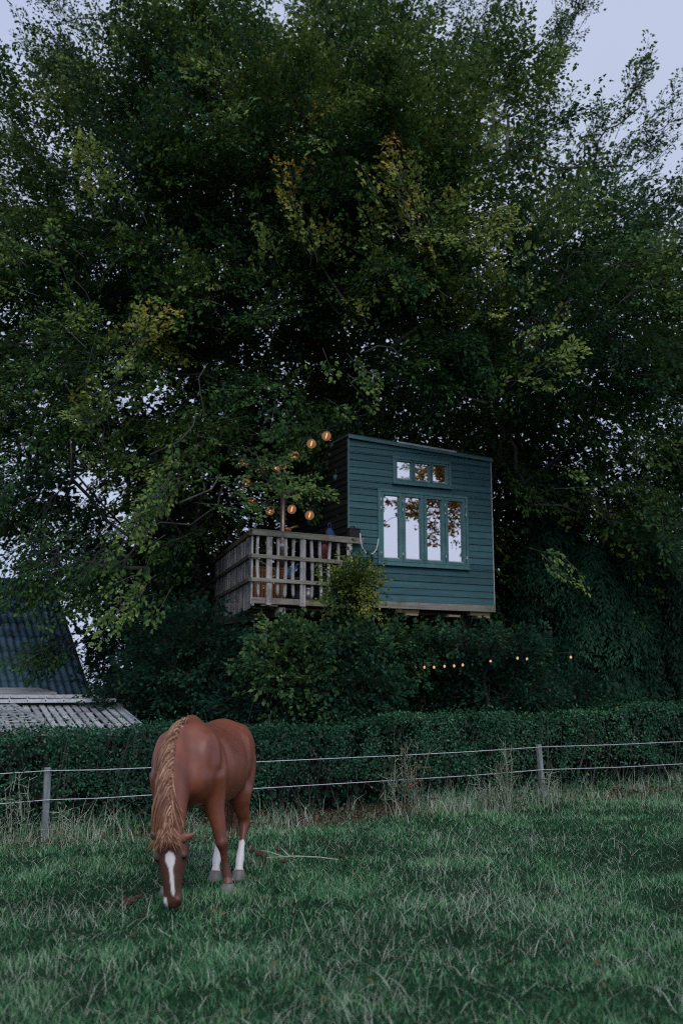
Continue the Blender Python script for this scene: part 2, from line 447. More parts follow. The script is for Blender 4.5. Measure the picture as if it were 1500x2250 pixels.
def value_noise(p, scale, seed=0):
    """cheap smooth 3d noise 0..1"""
    g = np.random.default_rng(seed).random((17, 17, 17))
    q = p * scale + 100.0
    i = np.floor(q).astype(int); f = q - i; f = f * f * (3 - 2 * f)
    r = 0
    for a in (0, 1):
        for b in (0, 1):
            for c in (0, 1):
                w = (f[:, 0] if a else 1 - f[:, 0]) * (f[:, 1] if b else 1 - f[:, 1]) * (f[:, 2] if c else 1 - f[:, 2])
                r = r + w * g[(i[:, 0] + a) % 17, (i[:, 1] + b) % 17, (i[:, 2] + c) % 17]
    return r
def skeleton(root_pts, nodes, r_leaf=0.008, rmax=0.35, pw=2.4):
    """joins nodes into a branching tree that starts on root_pts; returns (a, b, ra, rb)"""
    P = list(root_pts); par = [-1] + list(range(len(root_pts) - 1))
    base = root_pts[0]; top = root_pts[-1]
    order = np.argsort(np.minimum(np.linalg.norm(nodes - top, axis=1), np.linalg.norm(nodes - root_pts[len(root_pts) // 2], axis=1)))
    depth = [np.linalg.norm(p - base) for p in P]
    for k in order:
        q = nodes[k]; A = np.array(P)
        dd = np.linalg.norm(A - q, axis=1)
        cost = dd + 0.28 * np.array(depth) + np.where(A[:, 2] > q[2] + 0.5, 0.6 * (A[:, 2] - q[2]), 0)
        j = int(np.argmin(cost)); P.append(q); par.append(j); depth.append(depth[j] + dd[j])
    w = np.full(len(P), r_leaf ** pw)
    for k in range(len(P) - 1, 0, -1):
        if par[k] >= 0: w[par[k]] += w[k]
    rad = np.minimum(w ** (1 / pw), rmax)
    return np.array(P), np.array(par), rad
def skeleton_mesh(P, par, rad, n=6):
    mb_v, mb_f, b = [], [], 0
    for k in range(1, len(P)):
        a, c = P[par[k]], P[k]
        L = np.linalg.norm(c - a)
        ts = np.linspace(0, 1, 4)
        pts = a + (c - a) * ts[:, None]
        ra = min(rad[par[k]], rad[k] * 1.35); r = ra + (rad[k] - ra) * ts
        pts[1:3] += rng.normal(0, 0.045, (2, 3)) * L
        T = unit(np.gradient(pts, axis=0)); ref = np.array([0, 0, 1.0]) if abs(T[0][2]) < 0.85 else np.array([1.0, 0, 0])
        u = unit(np.cross(T, ref)); w = np.cross(T, u)
        an = np.linspace(0, 2 * math.pi, n, endpoint=False)
        ring = pts[:, None] + r[:, None, None] * (np.cos(an)[None, :, None] * u[:, None] + np.sin(an)[None, :, None] * w[:, None])
        mb_v.append(ring.reshape(-1, 3))
        i = np.arange(3)[:, None] * n; j = np.arange(n)[None]; j2 = (j + 1) % n
        mb_f.append(np.stack([i + j, i + j2, i + n + j2, i + n + j], -1).reshape(-1, 4) + b); b += 4 * n
    return np.concatenate(mb_v), np.concatenate(mb_f).astype(np.int32)

# ------------------------------------------------------------------ treehouse
HP = at(766, 1335, 17.6)
HANG = R(25.0)
HU = np.array([math.cos(HANG), math.sin(HANG), 0]); HV = np.array([-math.sin(HANG), math.cos(HANG), 0])
ZB = 3.12
house = empty('treehouse', (HP[0], HP[1], ZB), HANG, 'teal boarded treehouse with a big mirror-like window and a stick-railed deck', 'treehouse')
def hl(p):
    """world -> treehouse local"""
    q = np.asarray(p, float) - np.array([HP[0], HP[1], ZB])
    return np.array([q @ HU, q @ HV, q[2]])
HW, HD = 3.03, 2.3
def roofz(u): return 6.235 - ZB - 0.048 * u
WUP = (0.885, 2.13, 5.437 - ZB, 5.948 - ZB)
WLO = (0.57, 2.485, 3.92 - ZB, 5.31 - ZB)
def seg_split(z0, z1):
    segs = [(0.0, HW)]
    for w in (WUP, WLO):
        if z1 > w[2] + 0.004 and z0 < w[3] - 0.004:
            segs = [(0.0, w[0]), (w[1], HW)]
    return segs
def siding():
    step = 0.127
    z0 = 3.257 - ZB
    while z0 < 3.15:
        z1 = z0 + step
        cuts = sorted({z0, z1} | {w[k] for w in (WUP, WLO) for k in (2, 3) if z0 + 0.012 < w[k] < z1 - 0.012})
        for a, b in zip(cuts[:-1], cuts[1:]):
            for (u0, u1) in seg_split(a, b):
                j = random.uniform(-0.0025, 0.0025)
                us = [u0 + 0.0015, u1 - 0.0015]
                ts = [min(b, roofz(u) - 0.012) for u in us]
                if max(ts) < a + 0.02: continue
                ts = [max(t, a + 0.004) for t in ts]
                def vf(z): return -0.028 + 0.017 * (z - z0) / step + j
                vs, fs = [], []
                for u, t in zip(us, ts):
                    vs += [(u, -0.002, a), (u, vf(a), a + 0.004), (u, vf(t), t - 0.002), (u, -0.002, t - 0.002)]
                fs = [(0, 1, 2, 3), (4, 7, 6, 5), (1, 5, 6, 2), (0, 4, 5, 1), (2, 6, 7, 3), (0, 3, 7, 4)]
                m = MB(); m.add(vs, fs); m.build('siding_board', M['teal'], house)
        z0 = z1
    # boards of the wall that faces the deck, shadow painted into their dark colour
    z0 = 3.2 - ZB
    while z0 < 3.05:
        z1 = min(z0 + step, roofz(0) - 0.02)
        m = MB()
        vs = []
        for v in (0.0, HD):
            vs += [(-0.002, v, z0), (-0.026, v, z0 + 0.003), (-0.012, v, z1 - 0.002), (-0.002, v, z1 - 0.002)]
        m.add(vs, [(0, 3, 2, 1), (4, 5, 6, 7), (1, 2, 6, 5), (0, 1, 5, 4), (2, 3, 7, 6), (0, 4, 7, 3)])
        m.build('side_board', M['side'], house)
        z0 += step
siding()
def core():
    zf, zt = 3.2 - ZB, roofz(HW) - 0.03
    m = MB()
    m.b2((0.0, 0, zf), (HW, 0.07, WLO[2])); m.b2((0, 0, WLO[2]), (WLO[0], 0.07, WLO[3])); m.b2((WLO[1], 0, WLO[2]), (HW, 0.07, WLO[3]))
    m.b2((0, 0, WLO[3]), (HW, 0.07, WUP[2])); m.b2((0, 0, WUP[2]), (WUP[0], 0.07, WUP[3])); m.b2((WUP[1], 0, WUP[2]), (HW, 0.07, WUP[3]))
    m.b2((0, 0, WUP[3]), (HW, 0.07, zt))
    m.b2((0.0, 0.07, zf), (0.07, HD - 0.07, zt)); m.b2((HW - 0.07, 0.07, zf), (HW, HD - 0.07, zt)); m.b2((0, HD - 0.07, zf), (HW, HD, zt))
    m.build('wall', M['warm'], house)
    m = MB(); m.b2((0.07, 0.07, zf), (HW - 0.07, HD - 0.07, zf + 0.05)); m.build('interior_floor', M['warm'], house)
    m = MB(); m.b2((0.07, 0.07, zt - 0.06), (HW - 0.07, HD - 0.07, zt)); m.build('interior_ceiling', M['warm'], house)
    m = MB()
    def rb(u0, u1, v0, v1, dz0, dz1):
        vs = [(u, v, roofz(u) + d) for u in (u0, u1) for v in (v0, v1) for d in (dz0, dz1)]
        m.add(vs, [(0, 1, 3, 2), (4, 6, 7, 5), (0, 4, 5, 1), (2, 3, 7, 6), (0, 2, 6, 4), (1, 5, 7, 3)])
    rb(-0.03, HW + 0.03, -0.05, HD + 0.06, -0.008, 0.035)
    roof = m.build('roof', M['roofing'], house)
    m = MB(); rb(1.0, 2.25, -0.062, -0.052, 0.012, 0.045); m.build('roof_edge_glint', M['skyglint'], roof)  # pale strip painted as the sky's reflection on part of the edge
    m = MB(); rb(-0.032, HW + 0.032, -0.072, -0.0505, -0.05, 0.0095); m.build('fascia_board', M['tealtrim'], roof)
    m = MB(); m.b2((HW + 0.001, -0.032, 0.14), (HW + 0.016, 0.02, roofz(HW) - 0.052)); m.build('corner_strip', M['hinge'], house)
    m = MB(); m.b2((-0.028, -0.034, 0.14), (-0.001, -0.003, roofz(0) - 0.052)); m.build('corner_board', M['tealtrim'], house)
    m = MB(); m.b2((-0.02, -0.036, 0.012), (HW + 0.02, 0.05, 0.135)); m.build('base_beam', M['greyh'], house)
    for v in (0.3, 0.9, 1.5, 2.1):
        m = MB(); m.b2((0.02, v, -0.06), (HW - 0.03, v + 0.09, 0.075)); m.build('floor_beam', M['beamdark'], house)
    for u in (0.25, 1.15, 2.05, 2.7):
        m = MB(); m.b2((u, 0.04, -0.10), (u + 0.27, HD, -0.062)); m.build('floor_joist', M['beam'], house)
    m = MB(); m.b2((2.55, 0.06, -0.055), (2.98, 0.2, 0.008)); m.build('floor_joist', M['beam'], house)
    m = MB(); m.b2((1.0, 0.06, -0.05), (1.45, 0.2, 0.008)); m.build('floor_joist', M['beam'], house)
    for (u, v) in ((0.4, 1.6), (2.6, 0.6), (2.6, 2.0)):
        m = MB(); m.tube([(u, v, -0.1), (u, v, -ZB - 0.2)], 0.06, 8); m.build('support_post', M['beamdark'], house, True)
core()
def window(W, n, kind):
    u0, u1, z0, z1 = W
    fw = 0.052
    m = MB()
    V0, V1 = -0.052, 0.06
    m.b2((u0, V0, z0), (u1, V1, z0 + fw)); m.b2((u0, V0, z1 - fw), (u1, V1, z1))
    m.b2((u0, V0, z0 + fw), (u0 + fw, V1, z1 - fw)); m.b2((u1 - fw, V0, z0 + fw), (u1, V1, z1 - fw))
    m.b2((u0 - 0.012, V0 - 0.03, z0 - 0.022), (u1 + 0.012, -0.03, z0 - 0.001))
    win = m.build('window', M['tealtrim'], house, bevel=0.004)
    cu0, cu1, cz0, cz1 = u0 + fw, u1 - fw, z0 + fw, z1 - fw
    cw = (cu1 - cu0) / n
    sw = 0.062 if kind == 'casement' else 0.035
    for k in range(n):
        a, b = cu0 + k * cw + 0.004, cu0 + (k + 1) * cw - 0.004
        m = MB(); va, vb = -0.042, 0.03
        m.b2((a, va, cz0 + 0.004), (b, vb, cz0 + sw)); m.b2((a, va, cz1 - sw), (b, vb, cz1 - 0.004))
        m.b2((a, va, cz0 + sw), (a + sw, vb, cz1 - sw)); m.b2((b - sw, va, cz0 + sw), (b, vb, cz1 - sw))
        m.build(kind, M['tealtrim'], win, bevel=0.005)
        g = MB(); g.b2((a + sw, 0.004, cz0 + sw), (b - sw, 0.010, cz1 - sw)); g.build('pane', M['glass'], win)
        s = MB()      # sloping bottom bead, coloured pale as a painted sky reflection
        q = [(u, v, z) for u in (a + sw, b - sw) for v, z in ((-0.040, cz0 + sw + 0.001), (0.003, cz0 + sw + 0.001), (0.003, cz0 + sw + 0.024), (-0.040, cz0 + sw + 0.006))]
        s.add(q, [(0, 3, 2, 1), (4, 5, 6, 7), (0, 1, 5, 4), (2, 3, 7, 6), (0, 4, 7, 3), (1, 2, 6, 5)])
        s.build('reflection_bead', M['hinge'], win)
    if kind == 'casement':
        hz = [cz0 + 0.14, cz1 - 0.32, cz1 - 0.16]
        for k, u in enumerate((cu0 + 0.004, cu0 + cw, cu0 + 3 * cw, cu1 - 0.004)):
            for z in hz:
                m = MB(); m.tube([(u, -0.056, z - 0.045), (u, -0.056, z + 0.045)], 0.008, 8); m.build('hinge', M['hinge'], win, True)
window(WLO, 4, 'casement')
window(WUP, 3, 'transom_sash')

# deck
D0 = at(552, 1330, 16.55)
DAZ = R(60); DS = np.array([math.sin(DAZ), math.cos(DAZ), 0]); DN = np.array([-DS[1], DS[0], 0])      # DN points inward (away from camera)
SAZ = R(-16); SS = np.array([math.sin(SAZ), math.cos(SAZ), 0]); SNn = np.array([SS[1], -SS[0], 0])       # SNn points inward (right)
DL, SL = 1.86, 4.0
def dp(u, v, z): return hl([D0[0] + DS[0] * u + DN[0] * v, D0[1] + DS[1] * u + DN[1] * v, z])
def sp(u, v, z): return hl([D0[0] + SS[0] * u + SNn[0] * v, D0[1] + SS[1] * u + SNn[1] * v, z])
def axes(d, n):
    lx = np.array([d @ HU, d @ HV, 0]); ln = np.array([n @ HU, n @ HV, 0])
    return lx, ln, np.array([0, 0, 1.0])
AX_D, AX_S = axes(DS, DN), axes(SS, SNn)
FZ = 3.20                                         # deck floor height
def deck():
    poly = []
    m = MB()
    m.box(dp(DL / 2, 0.022, 3.155), (DL - 0.05, 0.04, 0.10), AX_D)
    m.box(sp(SL / 2, 0.03, 3.12), (SL, 0.04, 0.12), AX_S)
    dk = m.build('deck', M['greyh'], house)
    for k in range(26):                                                        # floor planks running with the front edge
        v = 0.09 + k * 0.147
        a0 = v / math.cos(DAZ - SAZ - math.pi / 2)
        left = sp(min(a0, SL), 0.06, FZ - 0.014)
        ld = np.array([D0[0], D0[1], 0]) + SS * min(a0, SL)
        Lk = DL + 0.25
        right = np.array([0.0, 0, 0])
        # stop at the side wall of the house
        wld = ld + DS * Lk; q = hl([wld[0], wld[1], FZ])
        if q[1] > -0.04:
            p0 = hl([ld[0], ld[1], FZ]); d = AX_D[0]
            Lk = (-0.045 - p0[0]) / d[0]
        if Lk < 0.1: continue
        c = ld + DS * (Lk / 2 + 0.03)
        m = MB(); m.box(hl([c[0], c[1], FZ - 0.014]), (Lk - 0.05, 0.135, 0.028), AX_D); m.build('deck_board', M['greyh'], dk)
    for u in (0.35, 1.1, 1.75):                                                # joists under the planks
        m = MB(); c = np.array([D0[0], D0[1], 0]) + DS * u + SS * 2.0
        m.box(hl([c[0], c[1], 3.10]), (3.7, 0.06, 0.12), AX_S); m.build('joist', M['beamdark'], dk)
    m = MB(); m.box(dp(0.36, 0.1, 3.085), (0.30, 0.12, 0.03), AX_D); m.build('plank_end', M['beam'], dk)
    m = MB(); m.box(dp(1.2, 0.5, 3.015), (2.1, 0.08, 0.05), AX_D); m.build('cross_beam', M['beamdark'], dk)
    m = MB(); m.box(dp(1.2, 0.3, 3.055), (2.1, 0.07, 0.03), AX_D); m.build('cross_beam', M['beam'], dk)
    m = MB(); c = dp(0.62, 0.16, 2.985); m.box(c, (0.125, 0.14, 0.16), AX_D); m.build('beam_end', M['grey'], dk)
    m = MB(); c = dp(0.62, 1.6, 2.985); m.box(c, (0.125, 2.7, 0.16), AX_D); m.build('main_beam', M['beamdark'], dk)
    for px in (559, 585):
        w = at(px, 1380, 17.3)
        m = MB(); m.tube([hl([w[0], w[1], 3.02]), hl([w[0], w[1], -0.2])], 0.022, 8); m.build('prop_pole', M['steel'], dk, True)
    m = MB(); m.box(dp(DL / 2 + 0.13, -0.03, 4.29), (DL + 0.30, 0.05, 0.085), AX_D)
    m.box(dp(DL / 2 + 0.13, 0.005, 4.341), (DL + 0.34, 0.13, 0.014), AX_D)
    rl = m.build('railing', M['greyh'], house)
    for z, L in ((3.895, DL - 0.12), (3.497, DL - 0.2)):
        m = MB(); m.box(dp(L / 2 - 0.02, -0.03, z), (L, 0.045, 0.062), AX_D); m.build('rail', M['greyh'], rl)
    for z, h in ((4.29, 0.085), (3.895, 0.062), (3.497, 0.062)):
        m = MB(); m.box(sp(SL / 2, -0.035, z), (SL, 0.045, h), AX_S); m.build('rail', M['raildark'], rl)
    def upx(px):
        w = atplane(px, 1250, D0, DAZ); return (w[:2] - D0[:2]) @ DS[:2]
    for px in (590, 664, 766):
        u = upx(px)
        m = MB(); m.box(dp(u, 0.0 - 0.018, 3.665), (0.10, 0.032, 1.16), AX_D); po = m.build('post', M['grey'], rl)
        for z in (4.29, 3.897, 3.499, 3.15):
            b = MB(); b.ell(dp(u, -0.057 if z > 3.3 else -0.035, z), (0.011, 0.011, 0.011), 8, 5); b.build('bolt', M['hinge'], po)
    for px in (567, 611, 627.5, 645, 686, 704, 725, 744):
        u = upx(px)
        t = np.linspace(0, 1, 8); zz = 4.255 + (3.205 + random.uniform(-0.02, 0.02) - 4.255) * t
        ph, am = random.uniform(0, 6), random.uniform(0.004, 0.014); ln_ = random.uniform(-0.02, 0.02)
        pts = [dp(u + am * math.sin(ph + 5 * k) + ln_ * k, 0.022 + 0.004 * math.sin(ph + 7 * k), z) for k, z in zip(t, zz)]
        r0 = random.uniform(0.026, 0.034)
        rr = np.array([r0 * (1 + 0.1 * math.sin(ph + 9 * k)) for k in t]); rr[-1] = 0.006
        pts[-2] = pts[-1] + (pts[-2] - pts[-1]) * 0.45
        m = MB(); m.tube(pts, rr, 8); m.build('stick', M['grey'], rl, True)
    u = 0.03
    while u < SL:
        w = random.uniform(0.028, 0.07); ln_ = random.uniform(-0.02, 0.02)
        zb, zt_ = 3.06 + random.uniform(-0.05, 0.04), 4.27 + random.uniform(-0.03, 0.0)
        a, b = sp(u + w / 2, 0.01 + random.uniform(-0.006, 0.006), zb), sp(u + w / 2 + ln_, 0.01, zt_)
        m = MB(); m.bar(a, b, w * 0.98, random.uniform(0.014, 0.045), AX_S[1]); m.build('slat', M['slat'], rl)
        u += w + random.uniform(0.03, 0.085)
deck()

# things on the deck and on the house
def W(px, py, Y): return at(px, py, Y)
def stove():
    b = W(620, 1262, 17.75); t = W(620, 1066, 17.75)
    r = empty('stove_pipe', (b[0], b[1], FZ), 0, 'tall brown metal stove pipe standing on the deck', 'stove pipe')
    m = MB(); m.tube([(0, 0, 0.42), (0, 0, 1.0), (0, 0, t[2] - FZ)], 0.052, 14); m.build('pipe', M['pipe'], r, True)
    m = MB(); m.tube([(0, 0, t[2] - FZ - 0.02), (0, 0, t[2] - FZ + 0.01)], (0.075, 0.06), 12); m.build('cowl', M['hinge'], r)
    m = MB(); m.tube([(0, 0, 0.06), (0, 0, 0.1), (0, 0, 0.34), (0, 0, 0.43)], (0.13, 0.17, 0.17, 0.07), 12); m.build('fire_bowl', M['black'], r, True)
    m = MB(); m.tube([(0, 0, 1.02), (0, 0, 1.07)], 0.060, 14); m.build('pipe_joint', M['hinge'], r)
    for k in range(3):
        a = 2.1 * k; m = MB(); m.tube([(0.1 * math.cos(a), 0.1 * math.sin(a), 0.1), (0.15 * math.cos(a), 0.15 * math.sin(a), 0)], 0.012, 6); m.build('leg', M['black'], r)
stove()
def watering_can():
    p = W(632, 1262, 17.35)
    r = empty('watering_can', (p[0], p[1], p[2] - 0.06), R(25), 'bright blue watering can with a curved spout behind the railing', 'watering can')
    m = MB(); m.tube([(0, 0, 0), (0, 0, 0.05), (0, 0, 0.15), (0, 0, 0.18)], (0.075, 0.085, 0.06, 0.045), 12); m.build('body', M['blue'], r, True)
    m = MB(); m.tube([(0.06, 0, 0.06), (0.12, 0, 0.09), (0.15, 0, 0.18), (0.165, 0, 0.235), (0.20, 0, 0.25)], (0.024, 0.02, 0.016, 0.015, 0.022), 8); m.build('spout', M['blue'], r, True)
    m = MB(); m.tube([(-0.05, 0, 0.16), (-0.12, 0, 0.15), (-0.13, 0, 0.08), (-0.07, 0, 0.04)], 0.01, 6); m.build('handle', M['blue'], r, True)
    st = empty('side_table', (p[0], p[1], FZ), R(25), 'low dark table under the blue watering can', 'table')
    h = p[2] - 0.06 - FZ
    m = MB(); m.b2((-0.28, -0.18, h - 0.03), (0.28, 0.18, h - 0.001)); m.build('table_top', M['beamdark'], st)
    for i in (-0.24, 0.24):
        for j in (-0.14, 0.14):
            m = MB(); m.b2((i - 0.02, j - 0.02, 0), (i + 0.02, j + 0.02, h - 0.031)); m.build('leg', M['beamdark'], st)
watering_can()
def deck_chair():
    p = W(578, 1290, 17.3)
    r = empty('slatted_crate', (p[0], p[1], FZ), R(30), 'brown slatted wooden box in the near corner of the deck', 'crate')
    for i in (-0.27, 0.27):
        for j in (-0.2, 0.2):
            m = MB(); m.b2((i - 0.02, j - 0.02, 0), (i + 0.02, j + 0.02, 0.56)); m.build('corner_post', M['beamdark'], r)
    for k in range(9):
        x = -0.25 + k * 0.0625
        m = MB(); m.b2((x - 0.024, -0.235, 0.03), (x + 0.024, -0.222, 0.54)); m.build('slat', M['warm'], r)
    for k in range(6):
        y = -0.18 + k * 0.072
        m = MB(); m.b2((-0.30, y - 0.028, 0.561), (0.30, y + 0.028, 0.578)); m.build('lid_board', M['warm'], r)
    a = W(553, 1223, 17.0); b = W(606, 1252, 17.1)
    s = MB(); s.bar((0, 0, 0), b - a, 0.02, 0.022); o = s.build('broom_handle', M['beam']); o.location = a
    tag(o, 'pale wooden pole leaning inside the deck corner', 'pole')
deck_chair()
def tub(px, py, Y, mat, label, rr=0.11, h=0.2):
    p = W(px, py, Y)
    r = empty('planter_tub', (p[0], p[1], FZ), 0, label, 'tub')
    m = MB(); m.tube([(0, 0, 0), (0, 0, h), (0, 0, h + 0.012), (0, 0, h - 0.03)], (rr * 0.8, rr, rr * 1.06, rr * 0.9), 14); m.build('body', mat, r, True)
    m = MB(); m.tube([(0, 0, h - 0.045), (0, 0, h - 0.035)], rr * 0.88, 12); m.build('soil', M['seed'], r)
tub(676, 1282, 17.6, M['steel'], 'grey metal tub on the deck floor behind the middle of the railing', 0.12, 0.24)
tub(652, 1285, 17.9, M['darkblue'], 'dark blue tub beside the grey metal tub on the deck', 0.11, 0.2)
def bag(px, py, Y, mat, name, label, w=0.14, h=0.3):
    p = W(px, py, Y)
    r = empty(name, p, R(30), label, 'bag')
    m = MB(); n = 12
    m.tube([(0, 0, 0), (0, 0, 0.05 * h), (0.01, 0, 0.35 * h), (0, 0.01, 0.75 * h), (0, 0, h)], (w * 0.5, w * 0.62, w * 0.7, w * 0.5, w * 0.22), n); m.build('pouch', mat, r, True)
    m = MB(); m.tube([(-w * 0.2, 0, h * 0.95), (-w * 0.25, 0, h * 1.3), (0, 0, h * 1.5), (w * 0.25, 0, h * 1.3), (w * 0.2, 0, h * 0.95)], 0.01, 6); m.build('strap', mat, r, True)
bag(712, 1232, 17.62, M['red'], 'cloth_bag', 'dark red cloth bag hanging behind the deck railing', 0.15, 0.30)
bag(724, 1184, 17.75, M['darkblue'], 'cloth_bag', 'dark blue cloth bag beside the house wall above the railing', 0.13, 0.2)
def rail_things():
    p = dp(0.66, 0.0, 4.349)
    w = np.array([HP[0], HP[1], ZB]) + HU * p[0] + HV * p[1] + np.array([0, 0, p[2]])
    r = empty('copper_pot', w, R(30), 'small copper pot with a long handle lying on the top rail', 'pot')
    m = MB(); m.tube([(-0.06, 0, 0.045), (-0.02, 0, 0.045), (0.05, 0, 0.045), (0.065, 0, 0.045)], (0.02, 0.044, 0.044, 0.03), 12); m.build('body', M['copper'], r, True)
    m = MB(); m.tube([(0.05, 0, 0.07), (0.13, 0.02, 0.10), (0.21, 0.03, 0.125)], (0.016, 0.02, 0.024), 8); m.build('handle', M['copper'], r, True)
    m = MB(); m.ell((-0.03, 0, 0.10), 0.018, 8, 6); m.build('lid_knob', M['hinge'], r)
    p = dp(1.98, 0.0, 4.349)
    w = np.array([HP[0], HP[1], ZB]) + HU * p[0] + HV * p[1] + np.array([0, 0, p[2]])
    r = empty('black_box', w, R(28), 'black plastic box on the end of the deck rail beside the teal wall', 'box')
    m = MB(); m.b2((-0.11, -0.05, 0), (0.11, 0.05, 0.15)); m.build('case', M['black'], r, bevel=0.008)
    m = MB(); m.b2((-0.117, -0.057, 0.151), (0.117, 0.057, 0.172)); m.build('lid', M['black'], r, bevel=0.005)
    for k in range(7):
        m = MB(); m.b2((-0.095 + k * 0.03, -0.058, 0.02), (-0.085 + k * 0.03, -0.0505, 0.14)); m.build('rib', M['black'], r)
    m = MB(); m.tube([(-0.06, 0, 0.172), (-0.05, 0, 0.2), (0.0, 0, 0.205), (0.03, 0, 0.172)], 0.012, 6); m.build('handle', M['black'], r, True)
    pts = [W(x, y, 17.43 + 0.10 * (x - 790) / 40) for x, y in ((791, 1172), (792, 1190), (796, 1204), (803, 1214), (812, 1219), (820, 1216), (827, 1206), (830, 1192), (831, 1184))]
    c = np.array(pts)
    m = MB(); m.tube(c - c[0], 0.011, 6); o = m.build('power_cable', M['white'], None, True); o.location = c[0]
    tag(o, 'pale cable drooping between the black box and the big window', 'cable')
rail_things()
def wall_things():
    p = W(741, 1052, 18.1)
    r = empty('hanging_planter', p, 0, 'small teal hanging planter on the dark side wall near the roof', 'planter')
    m = MB(); m.tube([(0, 0, -0.06), (0, 0, -0.02), (0, 0, 0.06)], (0.03, 0.075, 0.085), 12); m.build('bowl', M['tealtrim'], r, True)
    for k in range(3):
        a = 2.1 * k; m = MB(); m.tube([(0.08 * math.cos(a), 0.08 * math.sin(a), 0.055), (0, 0, 0.45)], 0.003, 4); m.build('chain', M['hinge'], r)
    k = 22; a = rng.uniform(0, 6.28, k)
    c = np.zeros((k, 3)) + np.array([0, 0, 0.05]) ; d = np.stack([np.cos(a), np.sin(a), rng.uniform(0.2, 1.2, k)], 1)
    foliage('plant', [spray_leaves(c + p, d, np.array([0, 0, 1.0]) + 0 * d, np.full(k, 0.13), 5, 0.035, 0.5, tint=np.full(k, 0.4))], M['shrub'], r, p)
    q = W(746, 1085, 18.0)  # pale tubes added to stand for slits of sky through the wall
    r = empty('sky_gap_tubes', q, 0, 'pale hanging tubes in place of sky gaps beside the dark side wall', 'tubes')
    m = MB(); m.tube([(0, 0, 0.0), (0, 0, 0.012)], 0.05, 12); m.build('disc', M['greyh'], r)
    m = MB(); m.tube([(0, 0, 0.012), (0, 0, 0.35)], 0.003, 4); m.build('cord', M['black'], r)
    for dx, z0, z1 in ((0.0, -0.09, -0.2), (0.012, -0.22, -0.34), (-0.03, -0.3, -0.46)):
        m = MB(); m.tube([(dx, 0, z1), (dx, 0, z0)], 0.011, 8); m.build('tube', M['alu'], r, True)
        m = MB(); m.tube([(dx, 0, z0), (dx, 0, 0)], 0.002, 4); m.build('cord', M['black'], r)
wall_things()
def interior():
    zt = roofz(HW) - 0.03
    p = hl(W(862, 1131, 18.9)); 
    w = np.array([HP[0], HP[1], ZB]) + HU * 0.95 + HV * 0.75
    zlamp = W(862, 1131, 18.55)[2]
    r = empty('pendant_lamp', (w[0], w[1], zlamp), 0, 'lit oval pendant lamp glimpsed through the big window', 'lamp')
    m = MB(); m.ell((0, 0, 0), (0.13, 0.13, 0.032), 16, 8); m.build('shade', M['lampglow'], r, True)
    m = MB(); m.tube([(0, 0, 0.03), (0, 0, ZB + zt - 0.06 - zlamp)], 0.006, 5); m.build('cord', M['black'], r)
    L = bpy.data.lights.new('lamp_light', 'POINT'); L.energy = 26; L.color = (1.0, 0.55, 0.28); L.shadow_soft_size = 0.12
    lo = bpy.data.objects.new('lamp_light', L); link(lo); lo.parent = r; lo.location = (0, 0, -0.18)
    m = MB(); m.b2((2.02, 0.9, 0.14), (2.07, 0.95, zt - 0.08)); m.build('interior_post', M['beam'], house)
interior()

# globe lights
def globes():
    up = [(717, 958, 17.5), (684, 975, 17.6), (647, 1001, 17.7), (622, 1021, 17.75), (606, 1027, 17.95), (575, 1030, 18.0), (538, 1014, 18.1)]
    lo = [(541, 1060, 18.3), (554, 1102, 18.4), (593, 1122, 18.5), (641, 1119, 18.4), (680, 1132, 18.2)]
    names = ['globe light beside the upper corner of the house roof, highest of the string', 'second globe light down from the house roof corner', 'third globe light down from the roof corner, above the stove pipe',
             'globe light in leaves above the stove pipe, nearer of a touching pair', 'globe light half hidden in leaves, farther of the touching pair above the pipe', 'globe light mostly hidden behind leaves between pair and dark crown', 'leftmost globe light of the upper string, nearly covered by leaves',
             'globe light at the far left where the upper string turns down', 'globe light showing through a leaf gap left of the stove pipe', 'globe light just left of the brown stove pipe', 'globe light just right of the brown stove pipe, under leaves', 'lowest round globe light, between the stove pipe and the house']
    proto = None
    allp = up + lo
    for i, (px, py, Y) in enumerate(allp):
        p = W(px, py, Y)
        if proto is None:
            g = MB(); g.ell((0, 0, 0), 0.085, 18, 12); gm = g.mesh('globe', M['globe'], True)
            f = MB(); f.tube([(-0.012, 0, -0.045), (0.0, 0.0, 0.0), (0.012, 0, 0.05)], (0.008, 0.011, 0.007), 6); fm = f.mesh('filament', M['filament'], True)
            c = MB(); c.tube([(0, 0, 0.074), (0, 0, 0.115)], (0.022, 0.018), 8); cm = c.mesh('cap', M['black'])
            proto = True
        r = empty('globe_light', p, 0, 'amber ' + names[i], 'light', 'amber globe lights strung over the deck')
        for nm, me in (('globe', gm), ('filament', fm), ('cap', cm)):
            o = bpy.data.objects.new(nm, me); link(o); o.parent = r
    def cord(pts, label):
        a = np.array(pts); m = MB(); m.tube(a - a[0], 0.006, 5); o = m.build('light_cord', M['black'], None, True); o.location = a[0]; tag(o, label, 'cord', 'cords of the globe lights')
    e = np.array([0, 0, 0.115])
    hc = np.array([HP[0], HP[1], ZB]) + HU * 0.0 + HV * 0.0 + np.array([0, 0, roofz(0) + 0.05])
    cord([W(832, 905, 17.3), hc * 0.5 + W(832, 905, 17.3) * 0.5 + np.array([-0.2, 0, 0.1])] + [W(*q) + e for q in up], 'dark cord carrying the upper row of globe lights')
    cord([W(*up[-1]) + e] + [W(*q) + e for q in lo] + [hl_w(0.0, 0.9, 2.2)], 'dark cord carrying the lower row of globe lights')
def hl_w(u, v, z): return np.array([HP[0], HP[1], ZB]) + HU * u + HV * v + np.array([0, 0, z])
globes()
